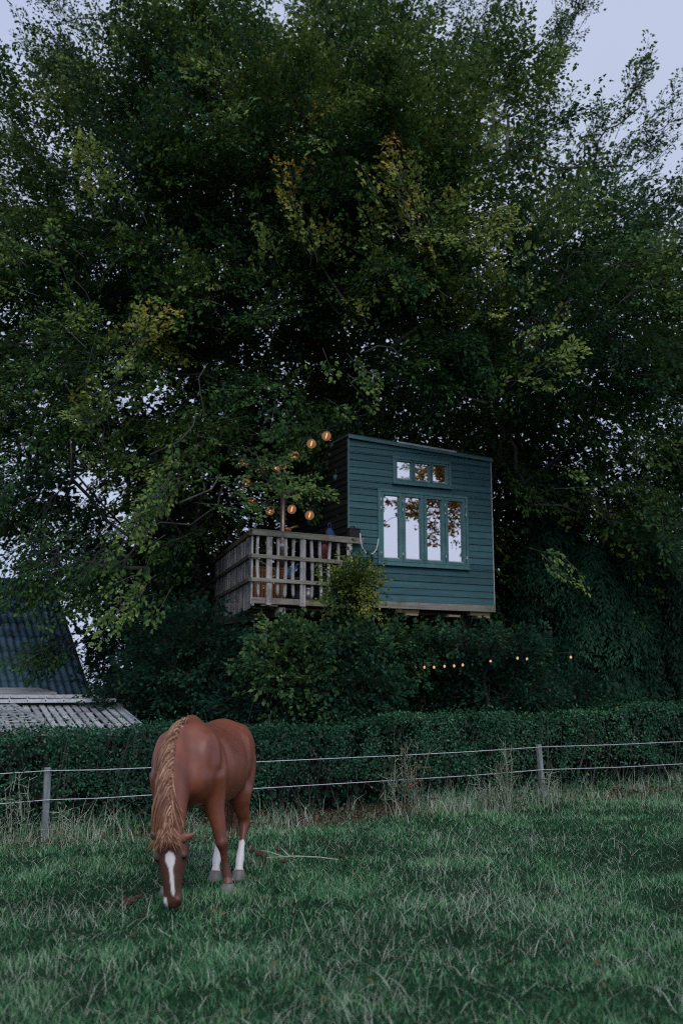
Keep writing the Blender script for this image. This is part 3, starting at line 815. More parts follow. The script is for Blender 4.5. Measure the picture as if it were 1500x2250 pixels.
def small_bulbs():
    pts = [(912, 1466), (932, 1466), (953, 1466), (976, 1464), (997, 1463), (1016, 1461), (1077, 1453), (1136, 1446), (1157, 1448), (1253, 1444)]
    lab = ['leftmost small bulb of the row under the house', 'second small bulb from the left in the row under the house', 'third small bulb from the left in the row under the house', 'fourth small bulb from the left in the row under the house',
           'fifth small bulb in the close row under the house', 'last bulb of the close row of six under the house', 'lone small bulb right of the close row of six', 'left one of two close bulbs before the drooping conifer', 'right one of two close bulbs before the drooping conifer', 'rightmost small bulb, alone against the drooping conifer']
    me = []
    b = MB(); b.ell((0, 0, 0), (0.019, 0.019, 0.024), 12, 8); bm_ = b.mesh('bulb', M['smallbulb'], True)
    s = MB(); s.tube([(0, 0, 0.03), (0, 0, 0.075)], 0.016, 8); sm = s.mesh('socket', M['black'])
    cord = []
    for (px, py), l in zip(pts, lab):
        p = W(px, py, 16.55)
        r = empty('small_bulb', p, 0, l, 'light', 'small warm bulbs hung below the treehouse')
        for nm, m_ in (('bulb', bm_), ('socket', sm)):
            o = bpy.data.objects.new(nm, m_); link(o); o.parent = r
        cord.append(p + np.array([0, 0, 0.075]))
    a = np.array([W(890, 1462, 16.6)] + cord + [W(1330, 1440, 16.7)])
    m = MB(); m.tube(a - a[0], 0.005, 5); o = m.build('light_cord', M['black'], None, True); o.location = a[0]; tag(o, 'dark cord carrying the low row of small bulbs', 'cord')
small_bulbs()

# ------------------------------------------------------------------ wire fence
def fence():
    root = empty('wire_fence', (FL[0], FL[1], float(ground_z(*FL))), 0, 'low paddock fence of wooden posts and two white wires before the hedge', 'fence')
    o3 = np.array(root.location)
    for (px, pyt, w, mat, lab, d) in ((108, 1687, 0.072, 'post', 'grey weathered post with lichen', 0.0), (1190, 1636, 0.066, 'post', None, 0.0), (399, 1703, 0.075, 'sleeve', 'post in a pale blue sleeve', 0.02)):
        p = atplane(px, pyt, FL, FAZ)
        b = np.array([p[0], p[1], float(ground_z(p[0], p[1])) - 0.1])
        lean = 0.035 if px == 1190 else 0.0
        m = MB()
        b2 = b + np.array([lean, 0, 0]) + np.array([FN[0], FN[1], 0]) * (0.05 + d)
        t = np.array([p[0] - lean * 0.6, p[1], p[2]]) + np.array([FN[0], FN[1], 0]) * (0.05 + d)
        m.bar(b2 - o3, t - o3, w, w, (FD[0], FD[1], 0))
        po = m.build('fence_post', M[mat], root, bevel=0.008)
        if lab: po['label'] = lab
        if mat == 'post':
            for py in ((1693, 1757) if px == 108 else (1641, 1691)):
                q = atplane(px + 6, py, FL, FAZ)
                m = MB(); m.tube([q - o3 + np.array([FN[0], FN[1], 0]) * 0.008, q - o3 - np.array([FN[0], FN[1], 0]) * 0.014], 0.018, 8); m.build('insulator', M['black'], po)
    for line in ([(-250, 1716), (0, 1700), (108, 1693), (210, 1691.5), (320, 1687), (560, 1674), (870, 1660), (1030, 1651.5), (1190, 1641), (1350, 1636), (1500, 1629), (1750, 1617)],
                 [(-250, 1786), (0, 1766), (108, 1757), (210, 1754), (325, 1747), (550, 1733), (870, 1714), (1030, 1704), (1190, 1691), (1350, 1686), (1500, 1678), (1750, 1664)]):
        pts = [atplane(x, y, FL, FAZ) - o3 - np.array([FN[0], FN[1], 0]) * 0.012 for x, y in line]
        m = MB(); m.tube(pts, 0.0056, 6); m.build('wire', M['rope'], root, True)
fence()

# ------------------------------------------------------------------ hedge (clipped, behind the fence)
def hline(s, off):
    """point on the hedge line: s metres along, off metres behind the fence"""
    return FL + FD * s + FN * off
def hedge():
    c = hline(6, 1.6)
    root = empty('clipped_hedge', (c[0], c[1], float(ground_z(*c))), 0, 'long clipped green hedge running behind the paddock fence', 'hedge')
    S0, S1, OFF, DEP = -6.5, 19.0, 0.85, 1.25
    def top(s): return 1.20 + 0.010 * np.clip(s, -6, 20) + 0.05 * np.sin(s * 1.3) + 0.03 * np.sin(s * 3.7 + 1)
    n = 95000
    s = rng.uniform(S0, S1, n); k = rng.random(n)
    face = k < 0.66; tp = (k >= 0.66) & (k < 0.92)
    off = np.where(face, OFF + np.abs(rng.normal(0, 0.10, n)), rng.uniform(OFF, OFF + DEP, n))
    off = np.where(k >= 0.92, OFF + DEP - np.abs(rng.normal(0, 0.1, n)), off)
    h = top(s)
    z = np.where(tp, h - np.abs(rng.normal(0, 0.06, n)) + (rng.random(n) < 0.1) * rng.uniform(0, 0.16, n), h * rng.random(n) ** 0.85)
    pn = np.stack([s, off * 0 + 3, z], 1)
    bul = value_noise(pn, 1.6, 3)
    off = off - np.where(face, (bul - 0.5) * 0.34 - 0.16 * np.clip((h - z - 0.75) / 0.5, 0, 1) * -1, 0)
    keep = (value_noise(pn, 3.1, 5) > 0.40) | (tp & (value_noise(pn, 2.3, 6) > 0.25)) | (rng.random(n) < 0.22)
    keep &= ~(face & (z < 0.35) & (rng.random(n) < 0.55))
    s, off, z, face, tp, k = s[keep], off[keep], z[keep], face[keep], tp[keep], k[keep]; n = len(s)
    xy = FL + FD * s[:, None] + FN * off[:, None]
    p = np.concatenate([xy, (z + ground_z(xy[:, 0], xy[:, 1]))[:, None]], 1)
    out = np.where(face[:, None], np.append(-FN, 0.45), np.where(tp[:, None], np.array([0, 0, 1.0]), np.append(FN, 0.4)))
    nr = unit(out + rng.normal(0, 0.55, (n, 3)))
    d = unit(np.cross(nr, rng.normal(0, 1, (n, 3))) + np.array([0, 0, 0.15]))
    L = rng.uniform(0.034, 0.058, n)
    t = np.clip(0.18 + 0.5 * value_noise(p, 0.9, 9) + rng.normal(0, 0.18, n) + 0.1 * tp, 0, 1)
    foliage('foliage', [(p, d, nr, L, L * 0.55, t)], M['hedge'], root, root.location, 0.08)
    # inner thicket of stems
    m = 520
    ss = rng.uniform(S0, S1, m); oo = rng.uniform(OFF + 0.12, OFF + DEP - 0.1, m)
    a = FL + FD * ss[:, None] + FN * oo[:, None]; gz = ground_z(a[:, 0], a[:, 1])
    A = np.concatenate([a, gz[:, None] - 0.05], 1)
    B = A + np.stack([rng.normal(0, 0.22, m), rng.normal(0, 0.22, m), rng.uniform(0.7, 1.25, m)], 1)
    # fine twigs
    m2 = 2200
    s2 = rng.uniform(S0, S1, m2); o2 = OFF + rng.uniform(0.0, 0.35, m2)
    a2 = FL + FD * s2[:, None] + FN * o2[:, None]; A2 = np.concatenate([a2, (ground_z(a2[:, 0], a2[:, 1]) + rng.uniform(0.1, 1.1, m2))[:, None]], 1)
    B2 = A2 + rng.normal(0, 0.14, (m2, 3)) + np.array([-FN[0] * 0.08, -FN[1] * 0.08, 0.08])
    v, f = merge([twig_mesh(A, B, 0.014, 0.006), twig_mesh(A2, B2, 0.004, 0.0025)])
    npmesh('stem', v - np.array(root.location), f, [M['bark']], root)
    # dense heart of the hedge: old dead leaves that no light gets through
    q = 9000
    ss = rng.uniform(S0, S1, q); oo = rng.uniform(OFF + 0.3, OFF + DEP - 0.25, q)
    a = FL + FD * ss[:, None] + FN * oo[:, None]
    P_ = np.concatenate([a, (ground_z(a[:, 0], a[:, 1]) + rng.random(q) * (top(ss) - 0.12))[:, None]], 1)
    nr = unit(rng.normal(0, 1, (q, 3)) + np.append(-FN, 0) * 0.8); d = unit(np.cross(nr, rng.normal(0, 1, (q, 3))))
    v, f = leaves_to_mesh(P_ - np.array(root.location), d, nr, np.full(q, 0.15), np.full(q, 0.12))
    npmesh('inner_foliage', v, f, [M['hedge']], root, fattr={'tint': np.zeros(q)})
hedge()

# ------------------------------------------------------------------ barn with sheet roof, slatted lean-to roof, ladder
def barn():
    RZ = R(60)
    e = np.array([-math.sin(RZ), -math.cos(RZ), 0])               # along the ridge, towards the left and the camera
    A = at(113, 1290, 26.0); B = at(193, 1530, 22.7)
    run = B - A; run -= e * (run @ e)                              # straight down the slope
    shear = (B - A) @ e
    sl_ = np.linalg.norm(run); dn = run / sl_; nrm = np.cross(e, dn); nrm *= np.sign(nrm[2])
    base = np.array([A[0], A[1], 0.0])
    root = empty('barn', base, 0, 'old barn with a steep blue grey corrugated roof behind the hedge', 'barn')
    ncol, nrow = 5, 8
    cw, rh = 1.02, sl_ / nrow
    x = np.linspace(0, cw + 0.03, 43)
    prof = 0.026 * np.cos(x / 0.17 * 2 * math.pi)
    for r_ in range(nrow):
        for c in range(ncol):
            j = random.uniform(-0.012, 0.012); lift = random.uniform(0, 0.008)
            vs = []
            for tt, zz in ((-0.01, 0.004), (rh * 0.5, 0.016), (rh + 0.05, 0.034)):
                for i, xx in enumerate(x):
                    vs.append(A - base + e * (c * cw + xx - 0.0) + dn * (r_ * rh + tt + j) + nrm * (prof[i] + zz + lift))
            n = len(x)
            fs = [(k * n + i, k * n + i + 1, (k + 1) * n + i + 1, (k + 1) * n + i) for k in range(2) for i in range(n - 1)]
            b0 = 2 * n; nb = len(vs)
            for i in range(n): vs.append(np.array(vs[b0 + i]) - nrm * 0.03)
            fs += [(b0 + i, b0 + i + 1, nb + i + 1, nb + i) for i in range(n - 1)]
            m = MB(); m.add(vs, fs); m.build('roof_sheet', M['sheet'], root, True)
            for k in range(2):
                bx = random.choice((1, 2, 3, 4)) * 0.17
                mb = None
    L = ncol * cw
    for k in range(4):
        m = MB(); a = A - base + e * (k * L / 4 - 0.05) + nrm * 0.05 + np.array([0, 0, 0.03]); m.tube([a, a + e * (L / 4 + 0.04)], 0.11, 10); m.build('ridge_cap', M['sheet'], root, True)
    m = MB(); m.bar(A - base - e * 0.05 + nrm * 0.0, A - base - e * 0.05 + run + nrm * 0.0, 0.04, 0.16, nrm); m.build('verge_board', M['barnwall'], root)
    # the back slope and the boarded gable under it
    bk = dn * np.array([-1, -1, 1])
    m = MB(); q = [A - base, A - base + e * L, A - base + e * L + bk * sl_, A - base + bk * sl_]
    m.add(q + [p - np.array([0, 0, 0.06]) for p in q], [(0, 1, 2, 3), (7, 6, 5, 4), (0, 3, 7, 4), (1, 5, 6, 2), (2, 6, 7, 3)]); m.build('back_roof', M['sheet'], root)
    pts = [(A - base) + e * 0.15 + dn * sl_ * f - np.array([0, 0, 0.08]) for f in np.linspace(0.02, 0.97, 12)]
    for a, b in zip(pts[:-1], pts[1:]):
        m = MB(); vs = []
        for p in (a, b):
            for o in (0, 0.03):
                vs += [p + e * o, np.array([p[0] + e[0] * o, p[1] + e[1] * o, -0.1])]
        m.add(vs, [(0, 4, 5, 1), (2, 3, 7, 6), (0, 2, 6, 4), (1, 5, 7, 3), (0, 1, 3, 2), (4, 6, 7, 5)]); m.build('gable_board', M['barnwall'], root)
    ev = A - base + dn * sl_ * 0.96 + e * 0.15; ev2 = ev + e * (L - 0.3)
    m = MB(); m.add([ev - np.array([0, 0, .1]), ev2 - np.array([0, 0, .1]), (ev2[0], ev2[1], -0.1), (ev[0], ev[1], -0.1)] + [q_ + np.array([-0.05, 0.09, 0]) for q_ in (ev - np.array([0, 0, .1]), ev2 - np.array([0, 0, .1]), np.array((ev2[0], ev2[1], -0.1)), np.array((ev[0], ev[1], -0.1)))],
                    [(0, 1, 2, 3), (4, 7, 6, 5), (0, 4, 5, 1), (1, 5, 6, 2), (0, 3, 7, 4)]); m.build('wall', M['barnwall'], root)
barn()

def lean_to():
    Rt, Rb = at(252, 1551, 17.4), at(312, 1603, 15.0)              # right verge, top and bottom
    Lt, Lb = at(-330, 1551, 17.0), at(-330, 1612, 14.2)
    c = np.array([Rt[0] - 1.5, (Rt[1] + Rb[1]) / 2, 0])
    root = empty('slatted_lean_to', c, 0, 'low lean-to roof of pale gapped slats behind the hedge', 'lean-to')
    n = 16
    dvec = Rb - Rt
    for k in range(n):
        t = k / 13.0
        a = Rt + (at(20, 1551, 17.25) - Rt) * t; b = a + dvec * 1.04
        q = np.array([0, 0, random.uniform(-0.008, 0.008)])
        m = MB(); m.bar(a - c + q, b - c + q + np.array([random.uniform(-.01, .01), 0, 0]), random.uniform(0.080, 0.095), 0.02); m.build('slat', M['pale'], root)
    for f in (0.03, 0.26, 0.5, 0.74, 0.97):
        a = Rt + dvec * f - np.array([0, 0, 0.028]); b = at(20, 1551, 17.25) + dvec * f - np.array([0, 0, 0.028]); b = a + (b - a) * 1.22
        m = MB(); m.bar(a - c, b - c, 0.05, 0.03); m.build('batten', M['pale'], root)
    a = Rb + np.array([0.03, 0, -0.03]); b = a + (at(20, 1551, 17.25) - Rt) * 1.22
    m = MB(); m.bar(a - c, b - c, 0.03, 0.10); m.build('eave_board', M['paleb'], root)
    m = MB(); m.bar(Rt - c + np.array([0.05, 0, 0]), Rb - c + np.array([0.05, 0, 0]), 0.03, 0.09); m.build('verge_board', M['pale'], root)
    for p in (Rt, Rb, Rt + (at(20, 1551, 17.25) - Rt) * 1.1, Rb + (at(20, 1551, 17.25) - Rt) * 1.1):
        m = MB(); m.bar((p[0] - 0.06 - c[0], p[1] - c[1], -0.1), (p[0] - 0.06 - c[0], p[1] - c[1], p[2] - 0.05), 0.09, 0.09, (1, 0, 0)); m.build('post', M['barnwall'], root)
    # a trellis panel leaning over the left part of that roof
    p0, p1, p2, p3 = at(-260, 1556, 16.6), at(28, 1556, 16.6), at(98, 1598, 14.75), at(-260, 1604, 14.5)
    for p in (p0, p1, p2, p3): p += np.array([0, 0, 0.05])
    r2 = empty('trellis_panel', (p1[0] - 0.5, p1[1] - 0.9, float(p2[2])), 0, 'pale trellis panel lying over the left end of the slatted lean-to', 'trellis')
    o3 = np.array(r2.location)
    for k in range(9):
        f = k / 8.0
        m = MB(); m.bar(p0 + (p3 - p0) * f - o3, p1 + (p2 - p1) * f - o3, 0.045, 0.014); m.build('slat', M['pale'], r2)
    for k in range(9):
        f = k / 8.0 
        a, b = p1 + (p0 - p1) * f, p2 + (p3 - p2) * f
        m = MB(); m.bar(a - o3 + np.array([0, 0, 0.016]), b - o3 + np.array([0, 0, 0.016]), 0.05 if k else 0.09, 0.016); m.build('slat', M['pale'], r2)
    # ladder lying along the top of the roof
    a0, a1 = at(-330, 1546, 17.0), at(256, 1541, 17.2)
    b0, b1 = at(-330, 1531, 17.5), at(233, 1533, 17.75)
    for p in (a0, a1, b0, b1): p += np.array([0, 0, 0.02])
    r3 = empty('ladder', (a1[0] - 1.5, a1[1], a1[2] - 0.03), 0, 'pale aluminium ladder laid flat along the top of the lean-to', 'ladder')
    o3 = np.array(r3.location)
    m = MB(); m.bar(a0 - o3, a1 - o3, 0.03, 0.062); m.build('side_rail', M['alu'], r3)
    m = MB(); m.bar(b0 - o3, b1 - o3, 0.03, 0.062); m.build('side_rail', M['alu'], r3)
    x = 20
    for x in range(-300, 250, 40):
        f = (x + 330) / 586.0; p = a0 + (a1 - a0) * f; f2 = min(1.0, (x + 330) / 563.0); q = b0 + (b1 - b0) * f2
        m = MB(); m.tube([p - o3, q - o3], 0.014, 8); m.build('rung', M['alu'], r3)
        m = MB(); m.tube([p - o3 - np.array([0.0, 0.019, 0]), p - o3 - np.array([0.0, 0.015, 0])], 0.012, 8); m.build('rung_end', M['black'], r3)
    # wide plank behind the ladder
    q0, q1 = at(-330, 1519, 18.1), at(126, 1521, 18.3)
    v = [q0, q1, at(84, 1511, 18.9), at(-330, 1509, 18.8)]
    cc = q1 - np.array([1.5, 0, 0])
    vs = [p - cc for p in v] + [p - cc - np.array([0, 0, 0.035]) for p in v]
    m = MB(); m.add(vs, [(0, 1, 2, 3), (7, 6, 5, 4), (0, 4, 5, 1), (1, 5, 6, 2), (2, 6, 7, 3), (3, 7, 4, 0)]); o = m.build('wide_plank', M['paleb']); o.location = cc
    tag(o, 'pale wide plank with a slanted end resting above the ladder', 'plank')
    s_ = empty('plank_trestle', (cc[0], cc[1] + 0.3, 0), 0, 'dark trestle holding the wide plank behind the ladder', 'trestle')
    m = MB(); m.b2((-3.2, -0.2, float(q1[2]) - 0.16), (1.3, 0.35, float(q1[2]) - 0.05)); m.build('top_beam', M['barnwall'], s_)
    for i in (-3.0, -1.0, 1.1):
        m = MB(); m.b2((i - 0.05, -0.05, -0.1), (i + 0.05, 0.05, float(q1[2]) - 0.161)); m.build('leg', M['barnwall'], s_)
lean_to()

# ------------------------------------------------------------------ beech tree
TR = np.array([-0.2, 22.6])
def in_cleared(p):
    """space kept free of leaves: inside the house and deck and the open air just before them"""
    q = p - np.array([HP[0], HP[1], ZB])
    u = q @ HU; v = q @ HV; z = q[:, 2]
    hs = (u > -0.12) & (u < HW + 0.12) & (v > -7.0) & (v < HD + 0.15) & (z > -0.25 - 0.10 * np.clip(-v, 0, 6)) & (z < 3.2 + 0.12 * np.clip(-v, 0, 6))
    a = p[:, :2] - D0[:2]
    # deck frame (skewed): solve for u along the front, v along the side
    det = DS[0] * SS[1] - DS[1] * SS[0]
    ud = (a[:, 0] * SS[1] - a[:, 1] * SS[0]) / det; vd = (DS[0] * a[:, 1] - DS[1] * a[:, 0]) / det
    dk = (ud > -0.45) & (ud < DL + 0.4) & (vd > -6.0) & (vd < SL) & (p[:, 2] > 2.85) & (p[:, 2] < 6.0 + 0.0 * vd) 
    return hs | dk
def in_view_corridor(p):
    """open air before the big window, to the right: the way its reflection looks"""
    q = p - np.array([1.6, 18.3, 4.8]); rd = np.array([0.80, -0.58, 0.16]); s = q @ rd
    return (s > 0) & (s < 9) & (np.linalg.norm(q - s[:, None] * rd, axis=1) < 1.9)
def beech():
    gz = float(ground_z(*TR))
    root = empty('beech_tree', (TR[0], TR[1], gz), 0, 'huge dark beech tree whose crown fills the frame around the treehouse', 'tree')
    C = np.array([0.0, 22.6, 10.6]); RAD = np.array([9.6, 6.4, 9.0])
    # spray bases in the crown, thicker towards the outside
    N = 1800
    d = unit(rng.normal(0, 1, (N, 3)))
    ex = 2.7
    k = (np.abs(d / RAD) ** ex).sum(1) ** (-1 / ex)
    fr = np.clip(1 - np.abs(rng.normal(0, 0.17, N)), 0.3, 1.0)
    inner = rng.random(N) < 0.30
    fr = np.where(inner, rng.uniform(0.35, 0.95, N), fr)
    lump = value_noise(d * 4.0, 1.0, 11)
    c = C + d * (k * fr * (0.80 + 0.32 * lump))[:, None]
    # lower rim: high on the far left, reaching low beside the trunk
    rim = 3.2 + 2.6 * sstep(-4.0, -8.5, c[:, 0]) + 1.6 * sstep(5.5, 9, c[:, 0])
    rim = np.where((c[:, 0] > -5.5) & (c[:, 0] < 4.0), np.minimum(rim, 2.4), rim)
    ok = c[:, 2] > rim
    # upper right shoulder of the crown slopes away
    xn, zn = c[:, 0] * 21 / c[:, 1], CAMH + (c[:, 2] - CAMH) * 21 / c[:, 1]      # the crown leans back: its rim rises with depth
    ok &= zn < np.interp(xn, [-9, -7.5, -6.3, -5.2, 0, 1.6, 2.6, 3.4, 4.1, 5.0, 5.7, 7.5, 10], [13.6, 14.8, 15.7, 17.2, 17.7, 16.4, 16.1, 15.9, 15.1, 13.6, 12.5, 12.1, 11.5]) + 1.6 * (lump - 0.5)
    # looser windows of sky
    hol = value_noise(c, 0.42, 21)
    ok &= (c[:, 1] < 24.0) | (c[:, 2] < 7) | (rng.random(N) < 0.75)
    open_ = np.maximum(0.55 * sstep(3.5, 7.0, c[:, 0]), 0.5 * sstep(12.5, 17, c[:, 2]))
    open_ = np.maximum(open_, 0.3 * sstep(-4.5, -7.5, c[:, 0]))
    ok &= (hol > 0.27 + 0.17 * open_) | (rng.random(N) < 0.22)
    ok &= rng.random(N) < 1 - 0.30 * open_
    ok &= ~in_cleared(c) & ~in_view_corridor(c)
    c, d, lump = c[ok], d[ok], lump[ok]
    # every centre is a bough end: a leaning plate of many sprays
    hb = (c[:, 2] - 9.0) / 9.0
    bd = unit(d * np.array([1, 1, 0.3]) + np.stack([0 * hb, 0 * hb, np.clip(0.1 + 0.8 * hb, -0.4, 1.1)], 1) + rng.normal(0, 0.3, c.shape))
    rg0 = sstep(1.0, 5.0, c[:, 0]) * sstep(7, 13, c[:, 2]); bd = unit(bd + rg0[:, None] * np.array([0.7, -0.1, 0.8]))
    bn = unit(np.array([0, 0, 1.0]) + d * np.array([0.7, 0.7, 0.2]) + rng.normal(0, 0.25, c.shape)); bs = unit(np.cross(bd, bn)); bn = np.cross(bs, bd)
    ct = -0.11 + 0.10 * rng.standard_gamma(1.1, len(c)); m_ = 16; Lb = rng.uniform(0.9, 1.8, len(c))
    tt_ = rng.random((len(c), m_)); wl_ = (1 - 0.6 * tt_) * 0.36
    c = (c[:, None] + bd[:, None] * ((tt_ - 0.5) * Lb[:, None])[..., None] + bs[:, None] * (rng.normal(0, 1, tt_.shape) * wl_ * 0.8 * Lb[:, None])[..., None]
         + bn[:, None] * (rng.normal(0, 0.065, tt_.shape) * Lb[:, None])[..., None]).reshape(-1, 3)
    d = np.repeat(bd, m_, 0); lump = np.repeat(lump, m_); ct = np.repeat(ct, m_); bn = np.repeat(bn, m_, 0)
    ok = ~in_cleared(c) & ~in_view_corridor(c); c, d, lump, ct, bn = c[ok], d[ok], lump[ok], ct[ok], bn[ok]
    # outward, rising towards the top, hanging at the bottom
    h = (c[:, 2] - 9.0) / 9.0
    dirs = unit(d + rng.normal(0, 0.42, c.shape))
    rgt = sstep(1.5, 5.5, c[:, 0]) * sstep(8, 14, c[:, 2])
    ups = unit(bn + rng.normal(0, 0.28, c.shape))
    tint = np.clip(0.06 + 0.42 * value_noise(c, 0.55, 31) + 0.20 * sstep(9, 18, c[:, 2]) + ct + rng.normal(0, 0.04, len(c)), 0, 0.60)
    ln = rng.uniform(0.55, 1.05, len(c)) * (1 + 0.35 * rgt)
    front = c[:, 1] < 24.2
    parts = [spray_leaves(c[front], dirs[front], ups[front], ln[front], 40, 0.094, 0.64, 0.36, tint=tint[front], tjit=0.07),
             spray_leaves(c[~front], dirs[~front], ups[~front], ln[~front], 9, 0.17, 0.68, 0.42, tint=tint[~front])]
    tws = front & (rng.random(len(c)) < 0.5)
    tw = [((c - dirs * 0.25)[tws], (c + dirs * ln[:, None] * 0.8)[tws])]
    # the shaded heart of the crown: broad old leaves, with the same windows of sky
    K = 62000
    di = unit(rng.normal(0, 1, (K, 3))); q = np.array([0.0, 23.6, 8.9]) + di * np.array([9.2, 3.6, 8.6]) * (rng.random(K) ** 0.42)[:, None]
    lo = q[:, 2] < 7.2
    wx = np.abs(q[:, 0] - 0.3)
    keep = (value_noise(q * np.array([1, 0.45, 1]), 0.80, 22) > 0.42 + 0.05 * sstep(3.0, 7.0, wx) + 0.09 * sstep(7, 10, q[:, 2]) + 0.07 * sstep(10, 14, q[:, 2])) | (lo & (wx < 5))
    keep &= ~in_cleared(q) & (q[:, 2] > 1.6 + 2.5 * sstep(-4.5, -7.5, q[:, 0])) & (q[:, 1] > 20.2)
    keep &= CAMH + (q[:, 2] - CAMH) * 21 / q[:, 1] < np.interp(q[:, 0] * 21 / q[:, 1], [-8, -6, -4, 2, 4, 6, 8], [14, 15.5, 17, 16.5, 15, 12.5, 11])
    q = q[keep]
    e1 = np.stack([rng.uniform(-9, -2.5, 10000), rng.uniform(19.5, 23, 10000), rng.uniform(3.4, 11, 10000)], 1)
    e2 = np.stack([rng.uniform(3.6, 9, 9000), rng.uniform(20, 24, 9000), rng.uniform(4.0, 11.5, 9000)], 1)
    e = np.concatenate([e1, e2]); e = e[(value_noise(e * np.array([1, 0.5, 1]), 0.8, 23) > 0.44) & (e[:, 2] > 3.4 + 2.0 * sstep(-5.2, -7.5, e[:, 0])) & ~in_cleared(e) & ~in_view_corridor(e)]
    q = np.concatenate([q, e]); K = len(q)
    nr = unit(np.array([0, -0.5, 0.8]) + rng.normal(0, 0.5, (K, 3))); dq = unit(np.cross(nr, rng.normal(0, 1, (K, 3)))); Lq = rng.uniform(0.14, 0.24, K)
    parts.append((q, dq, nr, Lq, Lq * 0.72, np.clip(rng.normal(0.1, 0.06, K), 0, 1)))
    # named boughs: feathery spires against the sky and the lighter clumps that stand forward
    def bough(base, tip, n, spread, tint0, lf=0.082, up=None, m=34, L=(0.45, 0.8), tj=0.07, gold=0.05, free=False):
        base, tip = np.array(base), np.array(tip)
        t = rng.random(n) ** 0.8
        ax = unit(tip - base)
        q = base + (tip - base) * t[:, None] + rng.normal(0, 1, (n, 3)) * (spread * (1.05 - 0.75 * t))[:, None]
        if not free:
            kk = ~in_cleared(q) & ~in_cleared(q + ax * 0.5); q, t = q[kk], t[kk]; n = len(q)
        dd = unit(ax + rng.normal(0, 0.33, (n, 3)))
        uu = unit((np.array([0.1, -0.5, 0.9]) if up is None else np.array(up)) + rng.normal(0, 0.3, (n, 3)))
        ll = rng.uniform(*L, n)
        tt = np.clip(tint0 + rng.normal(0, 0.05, n) + gold * t ** 2, 0, 0.97)
        parts.append(spray_leaves(q, dd, uu, ll, m, lf, 0.62, 0.34, tint=tt, tjit=tj))
        tw.append((q - dd * 0.2, q + dd * ll[:, None] * 0.8))
        return q
    for b, t_, Y, n, s in (((1060, 330), (1265, 15), 22, 34, 0.42), ((1130, 380), (1215, 130), 21.5, 16, 0.35), ((1190, 480), (1412, 165), 21, 34, 0.42), ((1330, 480), (1490, 195), 20.5, 24, 0.4),
                           ((1360, 640), (1560, 330), 20.5, 26, 0.5), ((980, 260), (1130, -30), 22.5, 26, 0.42), ((1000, 200), (1035, -10), 22.5, 16, 0.3), ((900, 220), (958, 15), 22.5, 14, 0.28), ((845, 200), (838, -40), 22, 16, 0.25), ((760, 180), (775, -40), 22, 14, 0.3), ((880, 180), (905, 60), 22, 10, 0.25), ((640, 160), (690, -40), 22, 16, 0.4), ((420, 160), (440, -40), 22, 16, 0.4), ((300, 160), (270, -40), 21, 16, 0.4),
                           ((150, 260), (60, 60), 20.5, 14, 0.3), ((60, 330), (-30, 110), 20, 12, 0.35), ((210, 160), (120, -10), 21, 14, 0.4),
                           ((1380, 860), (1540, 780), 20, 16, 0.5), ((1330, 1010), (1540, 940), 19.8, 22, 0.4), ((1350, 1150), (1470, 1215), 19.5, 18, 0.35), ((1180, 720), (1420, 560), 20, 26, 0.6),
                           ((130, 1130), (20, 1290), 17.5, 16, 0.3), ((190, 1180), (95, 1290), 17.5, 16, 0.3), ((260, 1190), (190, 1300), 17.5, 14, 0.3), ((200, 1380), (90, 1445), 18.5, 14, 0.3), ((60, 1020), (-40, 1190), 17, 14, 0.4)):
        bough(at(*b, Y), at(*t_, Y - 0.3), int(n * 2.3), s, 0.24 if Y < 19 else 0.30)
    # forward clumps (olive and gold)
    for b, t_, Y, n, s, t0 in (((330, 560), (200, 350), 16.8, 26, 0.35, 0.52), ((250, 800), (330, 700), 15.8, 14, 0.28, 0.58), ((690, 600), (655, 420), 16.8, 20, 0.34, 0.62), ((960, 640), (870, 360), 16.5, 46, 0.55, 0.60),
                               ((930, 560), (1080, 480), 16.4, 30, 0.42, 0.52), ((1010, 720), (1110, 610), 16.6, 20, 0.4, 0.5), ((1090, 850), (1240, 770), 16.6, 20, 0.32, 0.48), ((240, 960), (190, 900), 15.8, 10, 0.25, 0.50),
                               ((120, 620), (30, 540), 16.5, 14, 0.35, 0.42), ((420, 260), (330, 120), 18.5, 26, 0.6, 0.46), ((1040, 1010), (1230, 1060), 17.6, 22, 0.35, 0.40), ((1150, 1180), (1240, 1230), 17.6, 12, 0.25, 0.42),
                               ((560, 480), (610, 520), 17.5, 10, 0.3, 0.5), ((700, 230), (650, 120), 19.5, 16, 0.5, 0.55), ((790, 260), (840, 160), 19.5, 18, 0.45, 0.62), ((880, 940), (790, 1000), 17.0, 8, 0.2, 0.40),
                               ((760, 820), (850, 900), 16.8, 16, 0.35, 0.36), ((430, 1000), (300, 1130), 16.2, 18, 0.32, 0.40), ((350, 1240), (260, 1330), 16.2, 16, 0.3, 0.40)):
        bough(at(*b, Y), at(*t_, Y - 0.5), n, s, t0, 0.088, (0.1, -0.9, 0.8), 34, (0.35, 0.65), 0.07, 0.2 if t0 > 0.56 else 0.05)
    bough(at(790, 900, 18.4), at(715, 1040, 18.4), 16, 0.16, 0.2, 0.08, (-0.4, -0.6, 0.7), 26, (0.25, 0.45), free=True)
    bough(at(690, 925, 18.5), at(700, 1115, 18.5), 24, 0.15, 0.18, 0.08, (-0.4, -0.6, 0.7), 26, (0.25, 0.45), free=True)
    # low bough that reaches in front of the deck's lights and the stove pipe
    q = bough(at(420, 1075, 16.0), at(690, 1085, 16.3), 30, 0.22, 0.36, 0.078, (0.0, -0.8, 0.9), 26, (0.25, 0.45), free=True)
    q = bough(at(470, 1000, 16.2), at(640, 1045, 16.6), 22, 0.24, 0.30, 0.075, (0.0, -0.8, 0.9), 24, (0.25, 0.4), free=True)
